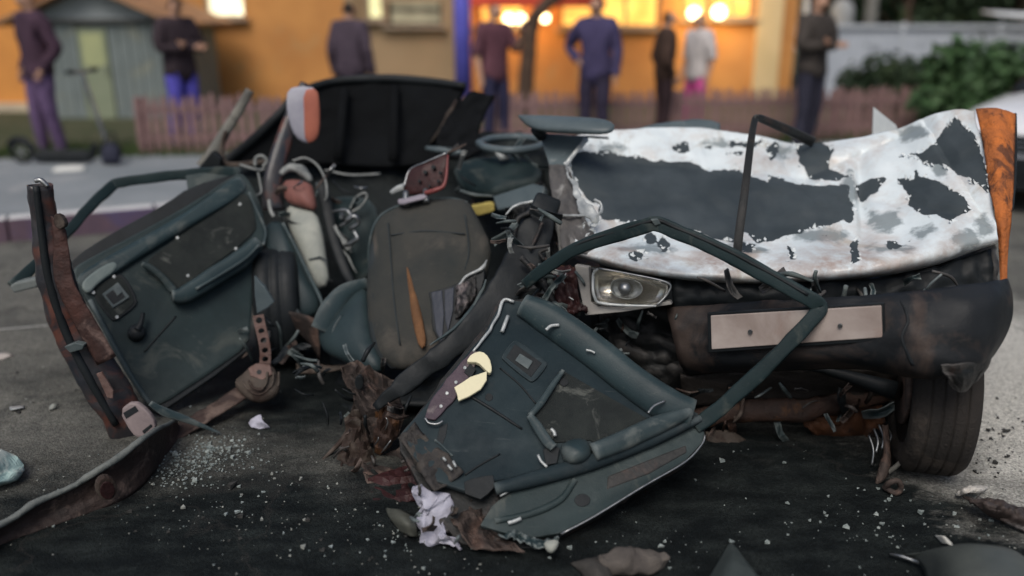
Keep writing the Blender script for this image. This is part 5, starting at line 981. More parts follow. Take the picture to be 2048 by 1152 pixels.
o = sheet('end_flange', [on(pt_, [(828, 846), (815, 862), (796, 876)], -.0), on(pt_, [(858, 880), (836, 890), (820, 908)], -.004), on(pt_, [(900, 918), (872, 930), (838, 945)], -.006), on(pt_, [(925, 950), (900, 968), (868, 985)], -.008)], 9, 20, mat('flange_brown', (.06, .052, .044), (.034, .031, .028), 8, .6, bump=.4, c3=(.028, .026, .025), s3=9, t3=.52), td, .006, .03, 14, 4, world=True)
for a in ((896, 930, 904, 940), (906, 922, 912, 934), (886, 915, 892, 922)): tube('bright_scratch', on(pt_, [(a[0], a[1]), (a[2], a[3])], .03), .008, m_pale, td, world=True, seg=2)
tube('lower_clip', on(pt_, [(1016, 1046), (1030, 1042), (1042, 1037)], .0), .012, m_pale, td, world=True)
# torn lower left corner
sheet('torn_corner', [rowp('876,1000,2.42 920,985,2.46 980,990,2.46'), rowp('890,1030,2.36 930,1020,2.38 990,1040,2.34'), rowp('915,1065,2.28 960,1062,2.28 1010,1075,2.25'), rowp('950,1095,2.2 1000,1100,2.2 1050,1102,2.18')], 14, 14, m_rusty, td, .006, .05, 9, 14, smooth=False)
sheet('torn_hem', [rowp('985,1052,2.3 1030,1068,2.27 1075,1080,2.25 1118,1078,2.26'), rowp('1000,1075,2.26 1040,1090,2.23 1075,1098,2.21 1110,1096,2.22')], 30, 8, m_plastic2, td, .005, .05, 16, 4)
dome('broken_clip', [(1086, 1082), (1118, 1078), (1116, 1096), (1104, 1108), (1092, 1102)], Plane((1086, 1080, 2.2), (1120, 1080, 2.2), (1100, 1110, 2.17)), m_cream, td, .01, .02, .02, 1)
# window frame of the torn door
tube('window_frame', [(1052, 566, 2.98), (1080, 545, 2.95), (1150, 498, 2.9), (1230, 470, 2.86), (1290, 452, 2.82), (1312, 448, 2.81), (1350, 462, 2.79), (1450, 506, 2.72), (1550, 560, 2.66), (1618, 598, 2.61), (1638, 614, 2.6), (1628, 634, 2.59), (1560, 705, 2.58), (1490, 772, 2.58), (1420, 832, 2.58), (1390, 852, 2.575)], [.04, .045, .05, .052, .052, .05, .052, .054, .054, .052, .05, .05, .052, .052, .05], m_plastic, td, d=.045, sup=6, n=24, seg=6, rough=.004)['label'] = 'bent empty window frame rising in front of the bonnet'
tube('frame_seal', [(1060, 556, 2.96), (1150, 492, 2.885), (1230, 464, 2.845), (1308, 442, 2.795), (1352, 456, 2.775), (1450, 499, 2.705), (1550, 552, 2.645), (1616, 590, 2.595)], [.012, .014, .014, .012], m_black, td, d=.014, seg=7)
slab('seal_tip', [(1302, 440), (1316, 438), (1322, 448), (1310, 452)], vplane(1312, 2.78), m_plastic2, td, .0, .02, .003)

# ---- invented wheel, near-black to fill the dark behind the perforated rail
rc = Vector((V(562, 690, 3.74).x, 3.78, .283)); MR = Matrix.Translation(rc) @ Matrix.Rotation(R(12), 4, 'Z') @ Matrix.Rotation(R(90), 4, 'Y')
rw = lathe('added_wheel', [(.03, -.05), (.10, -.06), (.165, -.04), (.185, -.09), (.185, .09)], MR, m_rusty, car)
lathe('tyre', [(.185, -.085), (.20, -.092), (.24, -.10), (.268, -.09), (.281, -.07), (.284, -.03), (.280, -.026), (.280, -.018), (.284, -.014), (.284, .014), (.280, .018), (.280, .026), (.284, .03), (.281, .07), (.268, .09), (.24, .10), (.20, .092), (.185, .085)], MR, m_black, rw, 60)
# ---- roof panel edge and ribs
tube('roof_edge', [(440, 332, 4.52), (500, 284, 4.57), (560, 226, 4.62), (592, 190, 4.7), (660, 164, 4.87), (760, 157, 4.92), (850, 162, 4.87), (930, 172, 4.77)], [.05, .045, .04, .05, .04], m_black, car, d=.03, seg=6)
for xs_ in ((690, 178, 4.82, 676, 320, 4.55), (790, 172, 4.85, 786, 322, 4.55)): tube('roof_rib', [(xs_[0], xs_[1], xs_[2]), ((xs_[0] + xs_[3]) / 2, 240, 4.66), (xs_[3], xs_[4], xs_[5])], .05, m_roofl, car, d=.03, seg=4)
# ---- a split across the bumper
tube('split', [(1800, 600, 2.47), (1815, 640, 2.42), (1806, 680, 2.385), (1826, 730, 2.37)], [.004, .012, .008, .014], m_black, bmp, d=.012, rough=.006)
sheet('torn_bumper_skin', [rowp('1880,735,2.36 1930,728,2.36 1985,700,2.44'), rowp('1890,765,2.37 1935,758,2.37 1975,735,2.44'), rowp('1905,780,2.39 1925,785,2.4 1950,765,2.42')], 9, 7, m_soot, bmp, .006, .03, 9, 3, smooth=False)
# ---- torn strips, rods and wires all through the wreckage
rnd = random.Random(99)
def clutter(x0, x1, y0, y1, Y0, Y1, n_, mats, size=(18, 70), parent=car):
    for _ in range(n_):
        x, y, Y = rnd.uniform(x0, x1), rnd.uniform(y0, y1), rnd.uniform(Y0, Y1); L = rnd.uniform(*size); a = rnd.uniform(0, 6.28); dx, dy = math.cos(a) * L / 2, math.sin(a) * L / 2 * .9
        mt = rnd.choice(mats); bx, by = rnd.uniform(-.3, .3) * L, rnd.uniform(-.3, .3) * L; yy = rnd.uniform(-.06, .06)
        P = [(x - dx, y - dy, Y - yy), (x + bx * .5, y + by * .5, Y - .03), (x + dx, y + dy, Y + yy)]
        if rnd.random() < .5:
            wd = rnd.uniform(.006, .016); tube('wire', P, [wd, wd * 1.2, wd * .6], mt, parent, seg=4, n=6)
        else:
            h = rnd.uniform(.15, .35) * L; tx, ty = -math.sin(a) * h, math.cos(a) * h
            rows = [[(p[0] + tx * q * rnd.uniform(.5, 1.2), p[1] + ty * q * rnd.uniform(.5, 1.2), p[2] + q * rnd.uniform(-.03, .03)) for p in P] for q in (-.5, .1, .5)]
            sheet('torn_strip', rows, 6, 4, mt, parent, .004, .02, 12, rnd.uniform(0, 50), smooth=False)
D_ = [m_black, m_soot, m_plastic, m_plastic2]
clutter(560, 740, 335, 560, 3.86, 4.15, 26, D_ + [m_wire, m_rusty, m_alu])
clutter(890, 1100, 290, 420, 3.86, 4.15, 22, D_ + [m_wire, m_plastic2, m_rusty])
clutter(990, 1120, 420, 600, 3.02, 3.28, 30, D_ + [m_rusty, m_wire, m_plastic2])
clutter(600, 780, 700, 850, 2.95, 3.25, 22, D_ + [m_rusty, m_black], (14, 55))
clutter(675, 820, 800, 990, 2.64, 2.82, 16, [m_rusty, m_tan, m_soot, m_black, m_soot], (14, 50))
clutter(1360, 1790, 755, 870, 2.84, 3.0, 26, D_ + [m_redbrown, m_rusty, m_tan])
clutter(1350, 1960, 555, 605, 2.66, 2.92, 18, D_ + [m_soot])
clutter(1080, 1180, 520, 660, 2.98, 3.08, 18, D_ + [m_maroon, m_rusty, m_wire])
clutter(480, 620, 640, 800, 3.25, 3.5, 14, D_ + [m_rusty])
clutter(830, 1000, 980, 1090, 2.22, 2.42, 16, [m_rusty, m_tan, m_plastic2, m_soot], (14, 45))
clutter(1180, 1420, 620, 720, 2.95, 3.1, 16, D_ + [m_redbrown])
# ---- lifted flakes of paint along the edges of the bare patches
fv, ff = [], []
cand = np.where(np.abs(sd_) < 2.2)[0]; rr_ = np.random.RandomState(4)
for i in rr_.choice(cand, 240, replace=False):
    p = Vector(co[i]); t = Vector((rr_.uniform(-1, 1), rr_.uniform(-.3, .3), rr_.uniform(-1, 1))).normalized(); nn_ = Vector((0, -.75, .66)); s = t.cross(nn_).normalized(); t = nn_.cross(s)
    L, W_ = rr_.uniform(.006, .022), rr_.uniform(.004, .012); k = len(fv)
    fv += [p - s * W_ + nn_ * .003, p + s * W_ + nn_ * .003, p + s * W_ * .7 + t * L * .6 + nn_ * (.004 + L * .2), p - s * W_ * .5 + t * L * .6 + nn_ * (.004 + L * .25), p + t * L + nn_ * (.004 + L * .6)]
    ff += [(k, k + 1, k + 2, k + 3), (k + 3, k + 2, k + 4)]
o = pydata('paint_flakes', fv, ff, mat('flake_white', (.62, .66, .66), (.5, .54, .55), 20, .5, bump=0), bon); o['kind'] = 'stuff'; o.modifiers.new('t', 'SOLIDIFY').thickness = .001

# ================================================================== LOOSE THINGS ON THE ROAD
def chips(name, spots, mt, label, cat, size=(.004, .011), seed=1):
    rnd = random.Random(seed); vs, fs = [], []
    for (x, y, sx, sy, n_) in spots:
        for _ in range(n_):
            px, py = rnd.gauss(x, sx), rnd.gauss(y, sy)
            if py < 700: continue
            g = G(px, py); r_ = min(size[1] * 2.2, size[0] + rnd.expovariate(1.0) * (size[1] - size[0]) * .45); i = len(vs); a = rnd.uniform(0, 6.28); h = r_ * rnd.uniform(.5, 1.1)
            base = [Vector((g.x + r_ * math.cos(a + q * 2.1) * rnd.uniform(.6, 1.2), g.y + r_ * math.sin(a + q * 2.1) * rnd.uniform(.6, 1.2), .002)) for q in range(3)]
            top = [b + Vector((rnd.uniform(-.3, .3) * r_, rnd.uniform(-.3, .3) * r_, h)) for b in base]
            vs += base + top; fs += [(i, i + 2, i + 1), (i + 3, i + 4, i + 5)] + [(i + q, i + (q + 1) % 3, i + 3 + (q + 1) % 3, i + 3 + q) for q in range(3)]
    o = pydata(name, vs, fs, mt); fix_normals(o); o['kind'] = 'stuff'; o['label'] = label; o['category'] = cat; return o
m_grit = mat('pale_grit', (.30, .31, .28), (.16, .17, .155), 30, .7, bump=.2)
m_shard2 = mat('glass_crumbs', (.34, .38, .36), (.12, .145, .14), 40, .25, bump=0, spec=.8)
chips('crushed_glass', [(385, 925, 30, 14, 220), (430, 905, 30, 14, 150), (475, 898, 34, 20, 90), (350, 945, 30, 16, 90), (400, 930, 80, 46, 180)], m_shard2, 'heap of crushed window glass on the road before the left door', 'glass', (.0015, .006), 2)
chips('glass_crumbs', [(1000, 1110, 260, 28, 40), (1500, 1060, 210, 50, 60), (1800, 1040, 110, 45, 90), (450, 1010, 200, 60, 60), (820, 1075, 60, 25, 50), (1500, 900, 110, 40, 30)], m_shard2, 'scattered glass crumbs over the dark wet road', 'glass', (.0012, .006), 3)
chips('grit', [(300, 1000, 260, 70, 110), (150, 760, 160, 60, 60), (700, 1060, 200, 50, 90), (1980, 900, 60, 60, 40), (1960, 1000, 60, 50, 60)], m_grit, 'fine grit and dirt lying on the road', 'grit', (.002, .005), 4)
chips('dark_grit', [(150, 760, 160, 60, 40), (1990, 880, 40, 50, 70), (600, 1050, 260, 60, 40)], mat('dark_grit', (.04, .04, .038), (.03, .03, .028), 20, .8), 'dark crumbs of rubber and soil on the road', 'grit', (.003, .009), 5)

def scrap(name, label, cat, rows, mt, nu=14, nv=10, thick=.003, crumple=.01, cs=14, seed=1, group=None):
    o = sheet(name, rows, nu, nv, mt, None, thick, crumple, cs, seed, world=True); tag(o, label, cat, group); return o
def gz(x, y, z=.004): return G(x, y, z)
scrap('paper_scrap', 'small crumpled lilac white paper lying below the rusty rail foot', 'paper', [[gz(497, 846), gz(504, 838, .03), gz(522, 830, .045)], [gz(502, 856), gz(516, 850, .02), gz(526, 842, .04)], [gz(520, 858), gz(532, 857), gz(541, 856)]], m_white, crumple=.012)
scrap('pale_chip', 'thin white chip on the asphalt left of the pillar, nearest the photo edge', 'chip', [[gz(19, 814), gz(33, 812), gz(47, 811)], [gz(20, 820, .012), gz(33, 818, .014), gz(48, 815, .012)]], m_pale, 6, 4, .003, .003)
scrap('pale_chip', 'roundish pale grey chip on the asphalt just left of the pillar', 'chip', [[gz(98, 820), gz(104, 818, .01), gz(110, 818)], [gz(100, 812, .01), gz(108, 808, .02), gz(118, 808, .01)]], m_grit, 6, 4, .004, .006)
scrap('pale_chip', 'flat beige scrap cut by the left photo edge beside the thin white line', 'chip', [[gz(-30, 712), gz(5, 706, .01), gz(27, 710)], [gz(-30, 722), gz(0, 720), gz(14, 716)]], mat('beige_scrap', (.4, .36, .32), (.3, .27, .25), 8, .8), 6, 4, .004, .006)
scrap('flat_board', 'flat white board lying on the pavement in front of the scooter', 'board', [[G(104, 344, ZP + .004), G(140, 342, ZP + .004), G(168, 340, ZP + .004)], [G(112, 335, ZP + .03), G(140, 332, ZP + .03), G(172, 332, ZP + .03)]], mat('white_board', (.6, .6, .56), (.52, .52, .48), 6, .7), 6, 4, .012, .004)
# crumpled pale teal bag at the left edge
g0 = G(0, 975)
o = dome('crumpled_bag', [(-70, 930), (-20, 908), (20, 904), (44, 920), (48, 945), (40, 960), (18, 974), (-20, 985), (-70, 985)], Plane((-70, 985, g0.y), (40, 960, g0.y + .05), (0, 905, g0.y + .12)), mat('pale_teal_plastic', (.30, .40, .38), (.16, .24, .24), 9, .45, bump=.3, c3=(.48, .54, .5), s3=8, t3=.55), None, .03, .03, .10, 1, crumple=.08, n_ring=10); o.data.polygons.foreach_set('use_smooth', [False] * len(o.data.polygons))
tag(o, 'crumpled pale teal plastic bag on the road at the left edge', 'bag')
# white rag by the torn door
rg = [G(832, 985, .14), G(845, 1000, .11), G(862, 1020, .07), G(880, 1045, .05), G(898, 1070, .035), G(920, 1092, .02)]
ra = tube('rag', rg, [.04, .065, .05, .08, .055, .05, .03], m_white, None, d=[.03, .035, .045, .04, .02], n=40, seg=20, world=True, rough=.06)
tag(ra, 'crumpled lilac white rag hanging from the lower corner of the torn door', 'rag')
scrap('plastic_shard', 'curved olive grey plastic shard on the road left of the white rag', 'shard', [[gz(770, 1018), gz(800, 1020, .05), gz(822, 1030, .05)], [gz(780, 1038, .012), gz(806, 1045, .06), gz(832, 1052, .05)], [gz(800, 1062), gz(820, 1072, .02), gz(836, 1074)]], mat('olive_plastic', (.085, .088, .072), (.05, .053, .045), 8, .5, bump=.1), 14, 10, .004, .01, 10)
scrap('plastic_cover', 'large curved grey plastic cover cut by the lower right photo edge', 'cover', [[gz(1795, 1110, .0), gz(1830, 1118, .02), gz(1850, 1150, .02), gz(1850, 1200, .0)], [gz(1840, 1108, .05), gz(1880, 1100, .12), gz(1900, 1134, .14), gz(1900, 1200, .12)], [gz(1920, 1090, .13), gz(1955, 1094, .17), gz(1980, 1150, .18), gz(1980, 1210, .15)], [gz(2010, 1096, .12), gz(2040, 1112, .14), gz(2070, 1160, .14), gz(2080, 1210, .1)], [gz(2050, 1116, .0), gz(2080, 1150, .0), gz(2110, 1180, .0), gz(2120, 1220, .0)]], mat('grey_cover', (.075, .083, .075), (.05, .057, .053), 5, .45, bump=.1), 24, 24, .005, .006, 5)
scrap('bent_sheet', 'pointed bent grey sheet standing at the lower photo edge right of the torn door', 'sheet', [[gz(1460, 1086, .02), gz(1464, 1088, .02), gz(1468, 1092, .02)], [gz(1436, 1124, .01), gz(1462, 1118, .05), gz(1492, 1122, .045)], [gz(1405, 1180, .0), gz(1452, 1172, .05), gz(1534, 1176, .05)]], mat('olive_grey_sheet', (.05, .06, .058), (.03, .038, .037), 6, .6, bump=.1), 14, 14, .004, .006, 8)
o = tube('rolled_cloth', [G(1200, 1132, .03), G(1240, 1124, .035), G(1290, 1120, .035), G(1335, 1122, .02)], [.06, .085, .075, .04], mat('brown_grey_cloth', (.11, .097, .083), (.06, .053, .048), 7, .9, bump=.4), None, d=[.04, .05, .05, .03], n=18, seg=9, world=True, rough=.02)
tag(o, 'rolled brown grey cloth on the dark road at the lower photo edge', 'cloth')
scrap('dark_scrap', 'dull brown rag of trim left of the rolled cloth at the lower photo edge', 'scrap', [[gz(1140, 1128, .0), gz(1175, 1118, .03), gz(1205, 1112, .02)], [gz(1165, 1150, .0), gz(1190, 1142, .04), gz(1215, 1135, .03)], [gz(1180, 1180, .0), gz(1200, 1170, .03), gz(1230, 1165, .02)]], mat('brown_trim', (.05, .047, .042), (.03, .028, .026), 8, .8, bump=.3), 12, 10, .005, .012, 12)
scrap('torn_bumper_strip', 'twisted brown plastic strip on the road at the right photo edge', 'strip', [[gz(1922, 1000, .02), gz(1960, 1020, .05), gz(2000, 1040, .03), gz(2070, 1075, .0)], [gz(1950, 996, .05), gz(1985, 1012, .09), gz(2030, 1030, .06), gz(2080, 1050, .03)], [gz(1975, 1000, .0), gz(2010, 1008, .03), gz(2050, 1018, .04), gz(2090, 1030, .0)]], mat('brown_strip', (.06, .045, .04), (.035, .03, .028), 9, .5, bump=.4, c3=(.16, .15, .145), s3=9, t3=.62), 30, 14, .005, .05, 12)
scrap('foam_scrap', 'ragged whitish foam scrap beside the front tyre', 'foam', [[gz(1912, 994), gz(1932, 990, .03), gz(1960, 988, .02)], [gz(1918, 984, .02), gz(1938, 980, .06), gz(1968, 980, .04)], [gz(1930, 978, .0), gz(1950, 974, .02), gz(1976, 974, .0)]], mat('white_foam', (.55, .53, .48), (.36, .34, .31), 14, .95, bump=.5, bscale=60), 16, 12, .008, .03, 18)
scrap('curled_scrap', 'small curled white scrap above the large grey plastic cover', 'scrap', [[gz(1870, 1070, .01), gz(1885, 1072, .03), gz(1898, 1080, .02)], [gz(1885, 1088, .0), gz(1900, 1090, .015), gz(1912, 1100, .0)]], mat('curled_white', (.48, .48, .44), (.36, .36, .33), 9, .7), 10, 6, .004, .012, 14)
o = tube('ring_bush', [G(1770, 975, .02), G(1780, 965, .05), G(1795, 962, .055), G(1802, 975, .03), G(1792, 986, .01)], .02, m_rusty, None, closed=True, world=True, seg=5)
tag(o, 'rusty ring bush lying on the road left of the front tyre', 'ring')
o = tube('thin_strip', [G(1780, 1108, .01), G(1800, 1112, .02), G(1830, 1122, .02), G(1850, 1128, .03)], [.006, .012, .016], m_alu, None, world=True, seg=6)
tag(o, 'thin bent metal strip left of the large grey plastic cover', 'strip')

# ================================================================== SCOOTER
sg = G(50, 327, ZP); sc_t = thing('kick_scooter', 'black kick scooter with large wheels standing on the pavement', 'scooter', sg)
ys = sg.y
def sx(px): return V(px, 320, ys).x
def wheel(px, r_, parent):
    c = Vector((sx(px), ys, ZP + r_)); M_ = Matrix.Translation(c) @ Matrix.Rotation(R(90), 4, 'X')
    a = .022; prof = [(r_ - .02 + .02 * math.cos(t), a * math.sin(t)) for t in np.linspace(-2.6, 2.6, 14)]
    wz = lathe('wheel', [(.001, -.02), (.025, -.022), (.025, .022), (.001, .02)], M_, m_alu, parent, 20)
    lathe('tyre', prof + [prof[0]], M_, m_black, wz, 32)
    for q in range(5):
        an = q * 2 * math.pi / 5; tube('spoke', [c + Vector((math.cos(an) * .02, 0, math.sin(an) * .02)), c + Vector((math.cos(an) * (r_ - .03), 0, math.sin(an) * (r_ - .03)))], .018, m_alu, wz, world=True, seg=1, n=6)
    return c
c1 = wheel(46, .115, sc_t); c2 = wheel(224, .115, sc_t)
tube('deck', [(sx(70), ys, ZP + .09), (sx(85), ys, ZP + .075), (sx(170), ys, ZP + .075), (sx(186), ys, ZP + .10), (sx(196), ys, ZP + .2)], [.05, .13, .13, .09, .05], m_black, sc_t, d=.035, sup=3, world=True, seg=5)
tube('fender', [c1 + Vector((-.13, 0, .06)), c1 + Vector((-.06, 0, .125)), c1 + Vector((.05, 0, .125)), c1 + Vector((.13, 0, .03))], .05, m_black, sc_t, d=.015, world=True)
tube('steering_post', [c2 + Vector((0, 0, .0)), c2 + Vector((-.05, 0, .2)), c2 + Vector((-.14, 0, .62)), c2 + Vector((-.17, 0, .78))], [.05, .045, .04, .035], m_alu, sc_t, world=True, seg=4)
hb = c2 + Vector((-.17, 0, .78))
tube('handlebar', [hb + Vector((-.02, -.24, .01)), hb, hb + Vector((.02, .24, .01))], .03, m_alu, sc_t, world=True, seg=3)
for sgn in (-1, 1): tube('grip', [hb + Vector((sgn * .015, sgn * .15, .01)), hb + Vector((sgn * .021, sgn * .26, .01))], .04, m_black, sc_t, world=True, seg=1)
bg_ = thing('dark_bag', 'dark navy bag standing on the pavement at the scooter wheel', 'bag', G(218, 326, ZP))
q = G(218, 326, ZP); pb_ = vplane(218, q.y - .14)
dome('body', [(206, 288), (236, 288), (241, 322), (238, 329), (204, 328), (202, 318)], pb_, mat('navy_cloth', (.03, .032, .05), (.022, .024, .04), 8, .9, bump=.3), bg_, 0, .05, .06, 1)
tube('strap', [pb_.at(210, 290, 0), pb_.at(214, 270, 0), pb_.at(228, 268, 0), pb_.at(233, 290, 0)], .02, m_black, bg_, world=True)

# ================================================================== PARKED CAR at the right edge
m_cwhite = mat('white_car_paint', (.66, .67, .68), (.62, .63, .64), 2, .25, bump=0, coat=.5)
pc_loc = Vector((4.24, 6.98, 0)); fa = math.atan2(-.6, -.8)
pc = thing('parked_car', 'white parked car mostly out of frame, only its nose at the right edge', 'car', pc_loc)
fwd = Vector((math.cos(fa), math.sin(fa), 0)); lft = Vector((-fwd.y, fwd.x, 0))
def cp(f_, s_, z): return pc_loc + fwd * f_ + lft * s_ + Vector((0, 0, z))
def loft(name, secs, mt, parent, n=16):
    """closed car-body sections (f, half width, z0, z1) turned into a rounded hull"""
    vs, fs = [], []
    for (f_, hw_, z0, z1) in secs:
        for k in range(n):
            a = 2 * math.pi * k / n; ca, sa = math.cos(a), math.sin(a); e = .42
            vs.append(cp(f_, math.copysign(abs(ca) ** e, ca) * hw_, (z0 + z1) / 2 + math.copysign(abs(sa) ** e, sa) * (z1 - z0) / 2))
    m_ = len(secs); fs = [(i * n + k, i * n + (k + 1) % n, (i + 1) * n + (k + 1) % n, (i + 1) * n + k) for i in range(m_ - 1) for k in range(n)]
    fs += [tuple(range(n)), tuple((m_ - 1) * n + k for k in range(n))]
    o = pydata(name, vs, fs, mt, parent, True); fix_normals(o); return o
loft('body', [(.0, .70, .30, .66), (-.08, .78, .24, .72), (-.5, .82, .22, .84), (-1.1, .84, .22, .93), (-3.2, .84, .22, .96), (-4.0, .80, .26, .92), (-4.1, .74, .34, .84)], m_cwhite, pc)
loft('cabin', [(-1.05, .70, .88, .95), (-1.75, .62, .9, 1.42), (-2.6, .62, .9, 1.45), (-3.3, .60, .9, 1.38), (-3.85, .66, .88, .98)], mat('car_window', (.02, .024, .026), (.015, .018, .02), 3, .08, bump=0), pc)
loft('roof', [(-1.85, .56, 1.40, 1.45), (-2.6, .58, 1.42, 1.48), (-3.2, .55, 1.37, 1.42)], m_cwhite, pc)
def quad_box(name, f0, f1, s0, s1, z0, z1, mt, parent):
    vs = [cp(f_, s_, z) for f_ in (f0, f1) for s_ in (s0, s1) for z in (z0, z1)]
    fs = [(0, 1, 3, 2), (4, 6, 7, 5), (0, 4, 5, 1), (2, 3, 7, 6), (0, 2, 6, 4), (1, 5, 7, 3)]
    o = pydata(name, vs, fs, mt, parent); fix_normals(o); m = o.modifiers.new('edge', 'BEVEL'); m.width = .012; m.segments = 2; return o
for k in range(4): quad_box('grille_bar', .0, .03, -.45, .45, .50 + k * .04, .525 + k * .04, m_black, pc)
quad_box('bumper', -.15, .05, -.76, .76, .26, .46, m_black, pc)
quad_box('fog_trim', .03, .06, -.7, .7, .20, .26, m_black, pc)
for s_ in (-1, 1): quad_box('headlight', -.06, .02, s_ * .50, s_ * .70, .52, .66, m_chrome, pc)
npc = quad_box('number_plate', .05, .062, -.58, -.10, .34, .45, mat('white_plate', (.6, .6, .6), None, 6, .5), pc)
cu = bpy.data.curves.new('plate_digits', 'FONT'); cu.body = '07'; cu.size = .12; cu.extrude = .001; cu.align_x = 'CENTER'; cu.align_y = 'CENTER'
tmp = bpy.data.objects.new('tmp', cu); COL.objects.link(tmp); bpy.context.view_layer.update()
tm_ = bpy.data.meshes.new_from_object(tmp.evaluated_get(bpy.context.evaluated_depsgraph_get())); bpy.data.objects.remove(tmp)
# text reads from the front: local x runs to the viewer's right
Mx2 = Matrix.Identity(4); rx = lft * 1.0
for r_ in range(3): Mx2[r_][0] = rx[r_]; Mx2[r_][1] = (0, 0, 1)[r_]; Mx2[r_][2] = fwd[r_]; Mx2[r_][3] = cp(.0645, -.42, .395)[r_]
tm_.transform(Mx2); link('digits', tm_, m_black, npc)
for f_, s_ in ((-.75, .76), (-.75, -.76), (-3.25, .76), (-3.25, -.76)):
    c = cp(f_, s_, .30); M_ = Matrix.Translation(c) @ lft.to_track_quat('Z', 'Y').to_matrix().to_4x4()
    wz = lathe('wheel', [(.001, -.06), (.10, -.07), (.19, -.08), (.19, .08), (.10, .07), (.001, .06)], M_, m_alu, pc, 28)
    lathe('tyre', [(.19, -.085), (.25, -.1), (.29, -.085), (.30, -.05), (.30, .05), (.29, .085), (.25, .1), (.19, .085)], M_, m_tyre, wz, 36)

